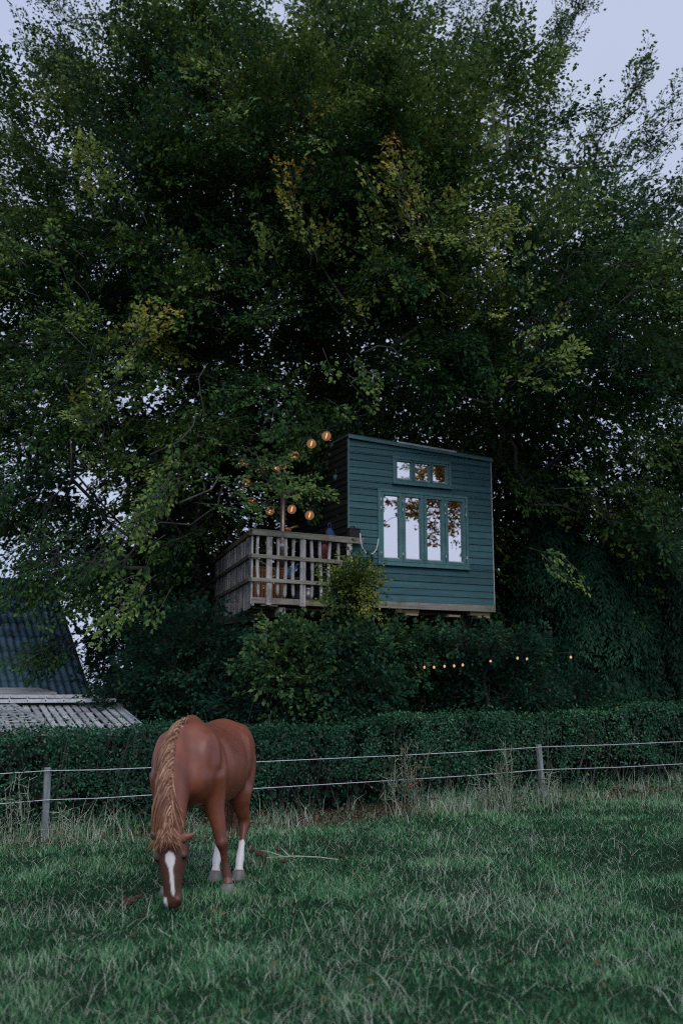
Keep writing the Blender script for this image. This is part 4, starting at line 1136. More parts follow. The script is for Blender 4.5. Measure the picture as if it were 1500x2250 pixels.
    for px, py, Y in ((618, 1012, 17.3), (600, 1018, 17.5), (575, 1022, 17.5), (566, 1034, 17.5), (540, 1008, 17.6), (536, 1022, 17.6), (541, 1054, 17.8), (532, 1066, 17.8), (556, 1094, 17.9), (548, 1108, 17.9), (588, 1112, 18.0), (600, 1126, 18.0), (640, 1106, 17.9), (650, 1000, 17.3)):
        bough(at(px - 10, py - 3, Y), at(px + 10, py + 2, Y), 3, 0.05, 0.3, 0.075, (0.0, -0.8, 0.8), 12, (0.16, 0.26), free=True)
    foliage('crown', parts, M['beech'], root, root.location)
    # wood
    A = np.concatenate([t[0] for t in tw]); B = np.concatenate([t[1] for t in tw])
    nn = rng.choice(len(A), 900, replace=False)
    nodes = A[nn]; nodes = nodes[(np.linalg.norm(nodes[:, :2] - TR, axis=1) > 0.6)]
    nodes = nodes[~in_cleared(nodes)]
    rootp = [np.array([TR[0], TR[1], gz - 0.3]), np.array([TR[0] + 0.05, TR[1], 2.0]), np.array([TR[0] - 0.1, TR[1] + 0.1, 4.5]), np.array([TR[0] + 0.1, TR[1] + 0.1, 7.5]), np.array([TR[0], TR[1], 11.0])]
    P, par, rad = skeleton(rootp, nodes, 0.010, 0.5)
    rad[:2] = (0.62, 0.5)
    v, f = merge([skeleton_mesh(P, par, rad), twig_mesh(A, B, 0.009, 0.003)])
    npmesh('trunk', v - np.array(root.location), f, [M['bark']], root, smooth=True)
    # long bare limbs that show between the leaves
    mb = MB()
    for pts, Y, r0, r1 in (([(700, 565), (715, 600), (742, 640), (762, 672)], 16.9, 0.012, 0.03), ([(858, 770), (885, 742), (905, 728), (940, 700)], 17.2, 0.05, 0.03), ([(800, 775), (830, 760), (862, 764), (880, 785)], 16.6, 0.018, 0.01),
                           ([(1060, 370), (1075, 330), (1082, 300), (1085, 220)], 20.5, 0.06, 0.03), ([(330, 1000), (395, 970), (425, 935), (432, 900)], 16.0, 0.02, 0.01), ([(395, 1105), (430, 1090), (465, 1075), (480, 1050)], 16.0, 0.022, 0.012),
                           ([(155, 965), (158, 1000), (155, 1040)], 16.0, 0.012, 0.006), ([(168, 1000), (180, 1015), (195, 1035)], 16.0, 0.010, 0.006), ([(785, 430), (792, 460), (808, 488)], 16.2, 0.016, 0.012), ([(560, 300), (575, 250), (585, 200)], 20, 0.05, 0.03),
                           ([(450, 915), (440, 860), (437, 830), (455, 800)], 16.0, 0.010, 0.006)):
        mb = MB(); mb.tube([at(x, y, Y) - np.array(root.location) for x, y in pts], np.linspace(r0, r1, len(pts)), 6); mb.build('bough', M['bark'], root, True)
beech()

# ------------------------------------------------------------------ shrubs, conifers, undergrowth
def shrub(name, label, c, rad, n, mat, leaf, m=22, tint=0.4, base=None, group=None, cat_='shrub', up=(0, -0.7, 0.9), L=(0.3, 0.55), stems=9, shell=0.2, keep=None):
    c = np.array(c, float); rad = np.array(rad, float)
    b = np.array([c[0], c[1], float(ground_z(c[0], c[1]))]) if base is None else np.array(base, float)
    root = empty(name, b, 0, label, cat_, group)
    d = unit(rng.normal(0, 1, (n, 3))); fr = np.clip(1 - np.abs(rng.normal(0, shell, n)), 0.2, 1)
    lump = value_noise(d * 3 + c, 0.9, 4)
    q = c + d * rad * (fr * (0.72 + 0.5 * lump))[:, None]
    q[:, 2] = np.maximum(q[:, 2], b[2] + 0.03)
    if keep is not None: 
        kk = keep(q); q, d = q[kk], d[kk]
    n = len(q)
    dd = unit(d + np.array([0, 0, 0.1]) + rng.normal(0, 0.35, (n, 3)))
    uu = unit(np.array(up) + d * 0.4 + rng.normal(0, 0.3, (n, 3)))
    ll = rng.uniform(*L, n)
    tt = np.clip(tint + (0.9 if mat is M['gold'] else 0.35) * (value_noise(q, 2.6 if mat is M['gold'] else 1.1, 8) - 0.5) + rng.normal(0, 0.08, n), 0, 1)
    foliage('foliage', [spray_leaves(q - dd * ll[:, None] * 0.5, dd, uu, ll, m, leaf, 0.64, 0.38, tint=tt)], mat, root, b)
    k = min(len(q), 60)
    nodes = q[rng.choice(len(q), k, replace=False)] * 0.85 + c * 0.15
    P, par, rd = skeleton([b - np.array([0, 0, 0.1]), b + (c - b) * 0.3, b + (c - b) * 0.7], nodes, 0.006, 0.06)
    v, f = merge([skeleton_mesh(P, par, rd, 5), twig_mesh(q - dd * 0.3, q + dd * ll[:, None] * 0.3, 0.005, 0.002)])
    npmesh('stem', v - b, f, [M['barkdark']], root)
    return root
def no_house(q): return ~in_cleared(q)
p = at(772, 1292, 15.9)
shrub('golden_shrub', 'golden green leafy bush top standing before the join of deck and house', p, (0.50, 0.42, 0.60), 270, M['gold'], 0.05, 26, 0.20, base=(p[0] + 0.1, p[1] + 0.5, 0.0), L=(0.16, 0.42), shell=0.4)
# hazel-like shrubs under the house, between hedge and trunk
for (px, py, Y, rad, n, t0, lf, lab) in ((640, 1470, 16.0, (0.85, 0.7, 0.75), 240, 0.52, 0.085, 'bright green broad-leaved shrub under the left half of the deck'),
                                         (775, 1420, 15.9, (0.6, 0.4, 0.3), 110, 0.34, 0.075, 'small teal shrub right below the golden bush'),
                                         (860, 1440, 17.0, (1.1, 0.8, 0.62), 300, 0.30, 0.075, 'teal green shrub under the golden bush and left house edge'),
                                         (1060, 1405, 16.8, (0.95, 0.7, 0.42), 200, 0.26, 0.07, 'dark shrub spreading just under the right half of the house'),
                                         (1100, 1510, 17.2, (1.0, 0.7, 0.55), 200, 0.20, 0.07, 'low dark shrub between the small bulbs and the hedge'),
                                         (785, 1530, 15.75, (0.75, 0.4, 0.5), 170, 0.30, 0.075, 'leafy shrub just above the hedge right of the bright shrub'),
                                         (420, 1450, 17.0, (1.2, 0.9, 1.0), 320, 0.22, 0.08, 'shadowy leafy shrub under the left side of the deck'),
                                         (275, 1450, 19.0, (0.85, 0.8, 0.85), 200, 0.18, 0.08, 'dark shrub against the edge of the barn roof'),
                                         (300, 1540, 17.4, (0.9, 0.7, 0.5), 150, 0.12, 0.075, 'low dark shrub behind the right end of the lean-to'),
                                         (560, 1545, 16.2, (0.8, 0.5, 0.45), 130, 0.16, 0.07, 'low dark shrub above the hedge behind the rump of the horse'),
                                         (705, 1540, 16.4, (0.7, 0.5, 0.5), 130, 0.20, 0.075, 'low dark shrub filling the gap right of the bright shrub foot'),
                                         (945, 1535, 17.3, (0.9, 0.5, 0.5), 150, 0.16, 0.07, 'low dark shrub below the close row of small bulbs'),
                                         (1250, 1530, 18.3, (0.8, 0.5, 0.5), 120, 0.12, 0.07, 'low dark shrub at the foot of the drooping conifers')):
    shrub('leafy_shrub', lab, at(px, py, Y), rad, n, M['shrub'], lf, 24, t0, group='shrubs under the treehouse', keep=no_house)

def conifer(px, pyt, Y, wid, lab, n, ztop=None):
    t = at(px, pyt, Y)
    b = np.array([t[0], t[1] + 0.0, float(ground_z(t[0], t[1]))])
    root = empty('drooping_conifer', b, 0, lab, 'conifer', 'drooping conifers right of the treehouse')
    H = t[2] - b[2]
    z = rng.random(n) ** 0.9 * 0.97
    a = rng.uniform(0, 2 * math.pi, n)
    prof = wid * np.minimum(1, (1 - z) ** 0.85 * 1.15) * (0.55 + 0.85 * value_noise(np.stack([np.cos(a) * 2, np.sin(a) * 2, z * 5], 1), 1.0, int(px) % 7))
    fr = np.clip(1 - np.abs(rng.normal(0, 0.16, n)), 0.3, 1)
    q = b + np.stack([np.cos(a) * prof * fr, np.sin(a) * prof * fr, 0.15 + z * H], 1)
    keep = ~in_cleared(q); q, a = q[keep], a[keep]; n = len(q)
    out = np.stack([np.cos(a), np.sin(a), np.zeros(n)], 1)
    # each frond: a stem that arches outwards and hangs, with scale-leaf branchlets hanging on both sides
    m = 30
    ts = rng.random((n, m)); Ls = rng.uniform(0.42, 0.95, n)[:, None]
    side = unit(np.cross(out, np.array([0, 0, 1.0])) + rng.normal(0, 0.25, (n, 3)))
    ox = ts * (1 - 0.45 * ts) * 0.75; oz = 0.14 * ts - 0.95 * ts ** 2
    s = rng.choice([-1, 1], (n, m)) * rng.random((n, m)) ** 0.7
    wv = 0.30 * (1 - ts) ** 0.6 * np.minimum(1, ts * 4 + 0.3)
    pos = q[:, None] + out[:, None] * (ox * Ls)[..., None] + np.array([0, 0, 1.0]) * ((oz - 0.30 * np.abs(s) * wv) * Ls)[..., None] + side[:, None] * (s * wv * Ls)[..., None] + rng.normal(0, 0.012, (n, m, 3))
    ld = unit(out[:, None] * (0.55 - 0.4 * ts)[..., None] + np.array([0, 0, -1.0]) * (0.35 + 0.9 * ts)[..., None] + side[:, None] * (np.sign(s) * 0.5)[..., None] + rng.normal(0, 0.15, (n, m, 3)))
    nr = unit(out[:, None] * 0.8 + np.array([0, 0, 0.7]) + rng.normal(0, 0.3, (n, m, 3)))
    tt = np.clip(0.10 + 0.55 * (value_noise(q, 1.9, 2) - 0.3)[:, None] + 0.35 * ts + rng.normal(0, 0.10, (n, m)), 0, 1)
    L = rng.uniform(0.06, 0.115, (n, m))
    foliage('foliage', [(pos.reshape(-1, 3), ld.reshape(-1, 3), nr.reshape(-1, 3), L.ravel(), L.ravel() * 0.3, tt.ravel())], M['conifer'], root, b, 0.05)
    v, f = merge([twig_mesh(np.stack([np.full(n, b[0]), np.full(n, b[1]), q[:, 2] - 0.25], 1), q + out * 0.08, 0.012, 0.005), twig_mesh(b[None] - [0, 0, .2], t[None], 0.16, 0.02)])
    npmesh('trunk', v - b, f, [M['bark']], root)
conifer(1195, 1020, 21.0, 1.75, 'drooping dark conifer close beside the right wall of the treehouse', 1500)
conifer(1390, 1100, 20.6, 2.0, 'broad drooping conifer at the right edge above the hedge', 1600)
conifer(1300, 1200, 19.9, 1.5, 'lower drooping conifer standing between the two taller ones', 1000)
conifer(1530, 1215, 20.6, 1.8, 'drooping conifer half outside the right edge of the frame', 800)

def back_woods():
    """far shrubbery behind the trunk that closes the view under the crown"""
    n = 3600
    x = rng.uniform(-5.4, 17, n); y = 27.5 + rng.uniform(0, 3.5, n); z = rng.random(n) ** 1.15 * (5.0 + 1.2 * np.sin(x * 0.9) - 1.2 * sstep(6, 12, x))
    z = np.where(x < -3.5, z * 0.8, z)
    c = np.stack([x, y, z + 0.1], 1)
    d = unit(np.array([0, -0.7, 0.3]) + rng.normal(0, 0.5, (n, 3)))
    tt = np.clip(0.15 + 0.3 * value_noise(c, 0.6, 13), 0, 1)
    c = np.concatenate([c, np.stack([rng.uniform(-6, 15, 1500), rng.uniform(26.5, 28, 1500), rng.uniform(0.1, 2.8, 1500)], 1)]); n = len(c)
    d = unit(np.array([0, -0.7, 0.3]) + rng.normal(0, 0.5, (n, 3))); tt = np.clip(0.15 + 0.3 * value_noise(c, 0.6, 13), 0, 1)
    p = spray_leaves(c, d, unit(np.array([0, -0.6, 0.9]) + rng.normal(0, 0.3, (n, 3))), np.full(n, 1.1), 14, 0.24, 0.7, 0.45, tint=tt)
    o = foliage('woodland', [p], M['shrub'], None, (0, 29, 0))
    o.location = (0, 29, 0)
    tag(o, kind='stuff')
back_woods()

def mirrored_tree():
    """tree out of frame to the right whose leaves show in the window glass"""
    n = np.array([HV[0], HV[1], 0])          # glass plane normal (inward)
    P0_ = np.array([HP[0], HP[1], 0]) + n * 0.004
    def refl(px, py, extra):
        r = ray(px, py); o = np.array([0, 0, CAMH])
        t = ((P0_ - o) @ n) / (r @ n); h = o + r * t
        rr = r / np.linalg.norm(r); rd = rr - 2 * (rr @ n) * n
        return h + rd * extra
    b = np.array([11.2, 12.6, 0.0])
    root = empty('neighbour_tree', (b[0], b[1], 0), 0, 'tree beyond the right edge, seen only mirrored in the big window, leaves tinted with its warm room glow', 'tree')
    parts, A, B, nodes = [], [], [], []
    for (px, py, sx, sy, k) in ((838, 1112, 6, 14, 8), (842, 1155, 6, 5, 3), (858, 1098, 6, 4, 2), (900, 1112, 12, 10, 14), (918, 1130, 16, 8, 16), (955, 1112, 10, 16, 22), (952, 1160, 6, 16, 9), (945, 1198, 7, 4, 3), (1003, 1106, 8, 12, 18), (990, 1160, 5, 10, 6), (1015, 1138, 5, 5, 4),
                                (968, 1040, 10, 14, 40), (928, 1050, 8, 8, 10), (1000, 1035, 16, 18, 30), (1000, 985, 40, 16, 30), (1070, 1090, 20, 30, 30)):
        for i in range(k):
            c = refl(px + rng.normal(0, sx), py + rng.normal(0, sy), 7.5 + rng.normal(0, 0.35))
            nodes.append(c)
    nodes = np.array(nodes); m = len(nodes)
    d = unit(nodes - (b + np.array([0, 0, 5.5])) + rng.normal(0, 0.8, (m, 3)) - np.array([0, 0, 0.6]))
    parts.append(spray_leaves(nodes - d * 0.12, d, unit(np.array([0, 0, 1.0]) + rng.normal(0, 0.4, (m, 3))), np.full(m, 0.30), 15, 0.12, 0.62, 0.4, tint=np.full(m, 0.92)))  # brown tint paints the warm room behind the glass onto these leaves
    # the rest of its crown, farther round
    e = 500
    q = b + np.array([3.0, -0.8, 9.5]) + unit(rng.normal(0, 1, (e, 3))) * np.array([2.4, 2.8, 3.0]) * (rng.random(e) ** 0.4)[:, None]
    dq = unit(q - (b + np.array([3.0, -0.8, 8.5]))); parts.append(spray_leaves(q, dq, unit(np.array([0, 0, 1.0]) + rng.normal(0, 0.4, (e, 3))), np.full(e, 0.8), 24, 0.10, 0.62, 0.4, tint=np.full(e, 0.3)))
    foliage('crown', parts, M['beech'], root, root.location)
    al = np.concatenate([nodes[rng.choice(m, 90, replace=False)], q[rng.choice(e, 60, replace=False)]])
    P, par, rad = skeleton([b + np.array([0, 0, -0.2]), b + np.array([0, 0, 2.5]), b + np.array([0.6, 0, 5.0]), b + np.array([2.0, -0.5, 7.5])], al, 0.006, 0.25)
    v, f = skeleton_mesh(P, par, rad, 5)
    npmesh('trunk', v - np.array(root.location), f, [M['bark']], root)
mirrored_tree()

# ------------------------------------------------------------------ grazing horse
HB = np.array([-1.33, 8.75, 0.0])
HA = R(10.0)
AV = np.array([math.sin(HA), math.cos(HA), 0])        # from chest to rump
BV = np.array([math.cos(HA), -math.sin(HA), 0])       # horse's left side = right in the picture
def hq(s, t, z): return HB + AV * s + BV * t + np.array([0, 0, z])
def loft(mb, rings, n=20, egg=0.0):
    """rings: (centre, half-vector a, half-vector b); b is the 'up' half-axis, egg narrows the top"""
    vs, fs = [], []
    for c, a, b in rings:
        for j in range(n):
            an = 2 * math.pi * j / n
            k = 1 - egg * math.sin(an)
            vs.append(np.array(c) + np.array(a) * math.cos(an) * k + np.array(b) * math.sin(an))
    for i in range(len(rings) - 1):
        for j in range(n):
            j2 = (j + 1) % n
            fs.append((i * n + j, i * n + j2, (i + 1) * n + j2, (i + 1) * n + j))
    fs.append(tuple(range(n))[::-1]); fs.append(tuple((len(rings) - 1) * n + j for j in range(n)))
    mb.add(vs, fs)
def resample(pts, k):
    """smooth (Catmull-Rom) resampling of rows"""
    p = np.array(pts, float); n = len(p); out = []
    for x in np.linspace(0, n - 1, k):
        i = min(int(x), n - 2); f = x - i
        p0, p1, p2, p3 = p[max(i - 1, 0)], p[i], p[i + 1], p[min(i + 2, n - 1)]
        out.append(0.5 * ((2 * p1) + (-p0 + p2) * f + (2 * p0 - 5 * p1 + 4 * p2 - p3) * f * f + (-p0 + 3 * p1 - 3 * p2 + p3) * f ** 3))
    return np.array(out)
CREST = np.array([at(408, 1583, 8.74), at(388, 1612, 8.52), at(379, 1665, 8.30), at(374, 1730, 8.12), at(372, 1790, 8.00), at(370, 1836, 7.95)])
HEADT, HEADB = at(369, 1836, 7.95), at(378, 1993, 7.93)
UPZ = np.array([0, 0, 1.0])
def horse():
    root = empty('horse', (-1.2, 9.2, 0), 0, 'chestnut horse with flaxen mane grazing head down in the meadow', 'horse')
    mb = MB()
    trunk = [(-.30, 0.96, .09, .10), (-.24, 0.96, .21, .20), (-.08, 1.02, .345, .275), (.10, 1.045, .375, .30), (.34, 1.01, .37, .335), (.60, .985, .365, .362), (.85, 1.02, .345, .35), (1.05, 1.085, .315, .315), (1.2, 1.10, .275, .28), (1.32, 1.08, .20, .21), (1.385, 1.05, .09, .10)]
    loft(mb, [(hq(s, 0.0, zc), BV * hw, UPZ * hh) for s, zc, hh, hw in resample(trunk, 34)], 28, 0.13)
    mb.ell(hq(0.06, 0, 1.325), (0.06, 0.26, 0.08), 14, 10, ax=(BV, AV, UPZ))              # withers
    for sg in (-1, 1):
        mb.ell(hq(0.02, sg * 0.195, 1.04), (0.10, 0.20, 0.28), 16, 12, ax=(BV, AV, UPZ))     # shoulder
        mb.ell(hq(-0.16, sg * 0.12, 0.93), (0.13, 0.15, 0.17), 14, 10, ax=(BV, AV, UPZ))     # breast muscle
        mb.ell(hq(1.10, sg * 0.15, 1.06), (0.165, 0.26, 0.30), 16, 12, ax=(BV, AV, UPZ))     # haunch
        mb.ell(hq(0.96, sg * 0.20, 0.80), (0.12, 0.20, 0.22), 14, 10, ax=(BV, AV, UPZ))      # stifle
    # neck
    dor = np.array([-0.02, -0.76, 0.65])
    rad = np.array([[.27, .155], [.265, .145], [.225, .128], [.18, .112], [.15, .10], [.125, .088]])
    cr = resample(CREST, 16); rr = resample(rad, 16)
    rings = []
    for i in range(16):
        T = cr[min(i + 1, 15)] - cr[max(i - 1, 0)]; T /= np.linalg.norm(T)
        d = dor - T * (dor @ T); d /= np.linalg.norm(d); sd_ = np.cross(T, d)
        rings.append((cr[i] - d * rr[i][0], sd_ * rr[i][1], d * rr[i][0]))
    T0 = cr[0] - cr[1]; T0 /= np.linalg.norm(T0)
    rings.insert(0, (rings[0][0] + T0 * 0.18 + AV * 0.05, rings[0][1] * 1.1, rings[0][2] * 0.96))
    loft(mb, rings, 20, 0.22)
    # head
    ax_ = HEADB - HEADT; HL = np.linalg.norm(ax_); ax_ /= HL
    fwd = np.array([0, -1.0, 0]); fwd = fwd - ax_ * (fwd @ ax_); fwd /= np.linalg.norm(fwd); lat = np.cross(ax_, fwd); lat *= np.sign(lat[0])
    hd = [(-0.05, .06, .06, .02), (0.0, .088, .095, .0), (.12, .112, .13, -.004), (.27, .122, .150, -.006), (.40, .108, .140, .0), (.55, .083, .108, .004), (.70, .066, .082, .006), (.83, .064, .072, .002), (.93, .068, .066, -.004), (1.0, .058, .05, -.012), (1.03, .03, .03, -.02)]
    loft(mb, [(HEADT + ax_ * t * HL - fwd * (rd - f_), lat * w * 1.1, fwd * rd) for t, w, rd, f_ in resample(hd, 30)], 20, 0.06)
    eyes, nost = [], []
    for sg in (-1, 1):
        e = HEADT + ax_ * 0.33 * HL - fwd * 0.075 + lat * sg * 0.098
        mb.ell(e + ax_ * -0.012, (0.036, 0.036, 0.034), 12, 8); eyes.append(e + lat * sg * 0.017 + fwd * 0.012)
        mb.ell(HEADT + ax_ * 0.30 * HL - fwd * 0.17 + lat * sg * 0.055, (0.05, 0.085, 0.10), 12, 8)      # jowl
        nz = HEADT + ax_ * 0.92 * HL - fwd * 0.028 + lat * sg * 0.045; mb.ell(nz, (0.024, 0.028, 0.034), 10, 8); nost.append(nz + fwd * 0.022 + lat * sg * 0.008)
    # ears: the horse's left ear sticks out to the right of the picture, the other turns back
    def ear(b0, tip, r, flat):
        b0, tip = np.array(b0), np.array(tip); T = unit(tip - b0); n1 = unit(np.cross(T, flat)); n2 = np.cross(n1, T)
        prof = [(-0.15, .7), (0.08, .85), (0.3, 1.0), (0.6, .78), (0.85, .36), (1.0, .08)]
        loft(mb, [(b0 + (tip - b0) * t, n1 * r * k, n2 * r * 0.62 * k) for t, k in resample(prof, 12)], 12)
    ear(at(388, 1847, 7.99), at(434, 1830, 7.99), 0.042, (0, -1.0, 0.1))
    ear(at(352, 1850, 7.96), at(330, 1826, 7.90), 0.042, (0.3, -1.0, 0.2))
    # legs
    legs = {
        'lf': [(.05, .19, .96, .14), (.09, .215, .78, .108), (.085, .262, .60, .073), (.078, .302, .44, .056), (.076, .314, .395, .058), (.085, .325, .33, .037), (.10, .336, .24, .030), (.112, .349, .15, .040), (.105, .361, .10, .037), (.098, .371, .055, .046)],
        'rf': [(.02, -.19, .96, .14), (.05, -.2, .78, .105), (.0, -.17, .6, .072), (-.035, -.145, .43, .056), (-.04, -.135, .385, .057), (-.05, -.12, .32, .04), (-.055, -.11, .23, .034), (-.06, -.105, .14, .043), (-.075, -.10, .095, .036), (-.085, -.10, .055, .046)],
        'lh': [(1.08, .15, 1.02, .20), (.99, .195, .84, .16), (.90, .225, .72, .125), (.93, .24, .59, .080), (.985, .25, .49, .060), (.985, .255, .435, .056), (.94, .26, .36, .038), (.86, .267, .25, .031), (.79, .273, .145, .041), (.76, .277, .10, .034), (.74, .28, .055, .048)],
        'rh': [(1.08, -.15, 1.02, .20), (.96, -.17, .84, .16), (.86, -.13, .72, .12), (.88, -.05, .59, .078), (.93, .01, .49, .060), (.93, .025, .435, .056), (.88, .04, .36, .038), (.80, .06, .25, .031), (.72, .075, .145, .041), (.69, .08, .10, .034), (.67, .083, .055, .048)],
    }
    hooves = []
    for nm, ch in legs.items():
        pts = np.array([hq(s, t, z) for s, t, z, r in ch]); lr = np.array([c[3] for c in ch])
        A = resample(np.concatenate([pts, lr[:, None]], 1), 30)
        mb.tube(A[:, :3], A[:, 3], 14)
        b = pts[-1]; hooves.append((b, unit(pts[-1] - pts[-2])))
        hk = 4 if nm in ('lh', 'rh') else 4
        if nm in ('lh', 'rh'):       # point of the hock, behind
            mb.ell(pts[4] + AV * 0.045 + np.array([0, 0, 0.02]), (0.026, 0.036, 0.05), 10, 8)
        else:
            mb.ell(pts[4] - AV * 0.018, (0.044, 0.045, 0.05), 10, 8)
        mb.ell(pts[-3] + AV * 0.022, (0.032, 0.035, 0.03), 10, 8)       # fetlock
    me = mb.mesh('body_raw', M['eye'])
    tmp = bpy.data.objects.new('body_raw', me); link(tmp)
    rm = tmp.modifiers.new('r', 'REMESH'); rm.mode = 'VOXEL'; rm.voxel_size = 0.0105; rm.use_smooth_shade = True
    sm = tmp.modifiers.new('s', 'SMOOTH'); sm.factor = 0.5; sm.iterations = 7
    dg = bpy.context.evaluated_depsgraph_get(); dg.update()
    ev = bpy.data.meshes.new_from_object(tmp.evaluated_get(dg)); bpy.data.objects.remove(tmp)
    nv = len(ev.vertices); co = np.zeros(nv * 3, np.float32); ev.vertices.foreach_get('co', co); co = co.reshape(-1, 3).astype(float)
    # knit the muscles of trunk and upper legs together
    ne = len(ev.edges); ed = np.zeros(ne * 2, np.int32); ev.edges.foreach_get('vertices', ed); ed = ed.reshape(-1, 2)
    deg = np.bincount(ed.ravel(), minlength=nv).astype(float)[:, None]
    ww = (sstep(0.52, 0.80, co[:, 2]) * sstep(-0.42, -0.25, (co - HB) @ AV))[:, None] * 0.75
    for _ in range(20):
        ac = np.zeros_like(co)
        for k_ in range(3):
            ac[:, k_] = np.bincount(ed[:, 0], weights=co[ed[:, 1], k_], minlength=nv) + np.bincount(ed[:, 1], weights=co[ed[:, 0], k_], minlength=nv)
        co = co + (ac / deg - co) * ww
    # dents and swells of the muscles on both flanks
    sv, tv, zv = (co - HB) @ AV, (co - HB) @ BV, co[:, 2]
    def seg_gauss(p, q, w):
        p, q = np.array(p), np.array(q); X = np.stack([sv, zv], 1); L2 = ((q - p) ** 2).sum() + 1e-9
        f = np.clip(((X - p) @ (q - p)) / L2, 0, 1); dd = X - (p + f[:, None] * (q - p)); return np.exp(-(dd ** 2).sum(1) / w ** 2)
    disp = np.zeros(nv)
    for p, q, w, a in (((.24, 1.24), (.27, .82), .045, -.016), ((.13, .95), (.17, .80), .07, .018), ((.0, 1.30), (-.12, 1.02), .05, -.014), ((.06, 1.28), (.0, 1.05), .05, .012), ((.83, 1.14), (.80, 1.02), .075, -.022), ((.95, 1.25), (.97, 1.22), .05, .016),
                       ((.80, .95), (.88, .80), .04, -.016), ((.40, .78), (.70, .78), .06, -.008), ((1.15, 1.0), (1.08, .8), .05, -.012)):
        disp += 1.0 * a * seg_gauss(p, q, w * 1.2)
    side_w = sstep(0.06, 0.16, np.abs(tv)) * ((sv > -0.32) & (zv > 0.6))
    nl = np.stack([np.zeros(nv), np.zeros(nv), np.zeros(nv)], 1) + BV[None] * np.sign(tv)[:, None]
    co = co + nl * (disp * side_w)[:, None]
    # coat markings: socks on the hind legs, blaze, dark muzzle, paler elbows; then shade painted on face and lower legs
    s_ = (co - HB) @ AV; t_ = (co - HB) @ BV; z_ = co[:, 2]
    jag = 0.02 * np.sin(s_ * 90) + 0.012 * np.sin(t_ * 140)
    hind = s_ > 0.45
    white = np.where(hind, sstep(0.315, 0.285, z_ - jag) * (0.88 + 0.12 * sstep(0.06, 0.16, z_)), 0.0)
    hh = (co - HEADT) @ ax_ / HL; hl_ = (co - HEADT) @ lat; hf = (co - HEADT) @ fwd
    bw = np.interp(hh, [0.22, 0.26, 0.32, 0.38, 0.45, 0.5, 0.8, 0.86], [0.0, 0.030, 0.038, 0.033, 0.018, 0.014, 0.012, 0.0])
    bc = np.interp(hh, [0.2, 0.4, 0.9], [0.002, 0.008, 0.018])
    head = (hh > 0.0) & (hh < 1.1) & (np.abs(hl_) < 0.2) & (hf > -0.35)
    bl = sstep(0.0045, -0.0035, np.abs(hl_ - bc) - bw) * (bw > 0.002)
    white = np.where(head & (hf > -0.08), np.maximum(white, bl), white)
    white = np.where(head & (hh > 0.86) & (hl_ < -0.035) & (hf < 0.0), 0.8, white)
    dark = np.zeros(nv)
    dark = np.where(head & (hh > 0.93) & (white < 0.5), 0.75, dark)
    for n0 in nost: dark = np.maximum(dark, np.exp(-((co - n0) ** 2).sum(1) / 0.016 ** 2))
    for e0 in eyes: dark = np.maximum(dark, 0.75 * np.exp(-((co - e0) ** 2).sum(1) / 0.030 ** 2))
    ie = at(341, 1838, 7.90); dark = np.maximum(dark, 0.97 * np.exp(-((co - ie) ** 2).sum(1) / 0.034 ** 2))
    dark = np.where(head & (white < 0.5), np.maximum(dark, 0.62 * sstep(0.02, 0.2, hh)), dark)  # face darkened in the coat colour for the shade on its front
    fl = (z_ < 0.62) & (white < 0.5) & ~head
    dark = np.where(fl, np.maximum(dark, 0.5 * sstep(0.62, 0.30, z_)), dark)  # lower legs darkened likewise, shade put into the coat
    flax = np.where((z_ < 0.115) & ~hind & ~head, 0.6, 0.0)
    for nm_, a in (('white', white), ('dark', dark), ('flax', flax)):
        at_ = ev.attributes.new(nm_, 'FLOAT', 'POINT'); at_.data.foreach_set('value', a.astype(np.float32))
    ev.vertices.foreach_set('co', (co - np.array(root.location)).astype(np.float32).ravel()); ev.update()
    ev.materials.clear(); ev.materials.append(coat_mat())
    body = bpy.data.objects.new('body', ev); link(body); body.parent = root
    ev.polygons.foreach_set('use_smooth', [True] * len(ev.polygons))
    o3 = np.array(root.location)
    for e0, sg in zip(eyes, (-1, 1)):
        m = MB(); m.ell(e0 - lat * sg * 0.012 - o3, 0.0215, 14, 10); m.build('eye', M['eye'], root, True)
    for b, d in hooves:
        fwd_ = -AV
        m = MB(); loft(m, [(b + np.array([0, 0, 0.012]) - o3, BV * 0.044, AV * 0.046), (b - o3, BV * 0.052, AV * 0.054), (np.array([b[0], b[1], 0.0]) + fwd_ * 0.022 - o3, BV * 0.064, AV * 0.070), (np.array([b[0], b[1], -0.02]) + fwd_ * 0.024 - o3, BV * 0.064, AV * 0.07)], 16)
        m.build('hoof', M['hoof'], root, True)
    # hair: ribbons that start on the crest and hang to the horse's right, some to the left lower down
    def strands(name, roots, paths, w0, mat):
        """paths: (N,k,3) centre lines; flat tapered ribbons, tent-shaped"""
        N, k, _ = paths.shape
        T = unit(np.gradient(paths, axis=1)); sd_ = unit(np.cross(T, np.array([0, -0.8, 0.6]) + rng.normal(0, 0.25, (N, 1, 3))))
        w = w0[:, None] * np.linspace(1, 0.12, k)[None] ** 0.7
        nr = np.cross(sd_, T)
        a = paths - sd_ * w[..., None]; b = paths + nr * (w * 0.5)[..., None]; c = paths + sd_ * w[..., None]
        v = np.stack([a, b, c], 2).reshape(-1, 3)
        base = (np.arange(N) * k * 3)[:, None, None] + (np.arange(k - 1) * 3)[None, :, None]
        f = np.concatenate([base + np.array([0, 1, 4, 3])[None, None], base + np.array([1, 2, 5, 4])[None, None]], 1).reshape(-1, 4)
        t = np.repeat(rng.random(N), 2 * (k - 1))
        npmesh(name, v - o3, f.astype(np.int32), [mat], root, smooth=True, fattr={'tint': t})
    crs = resample(CREST, 60)
    hair = hair_mat()
    N = 2500
    u = rng.random(N) ** 0.9
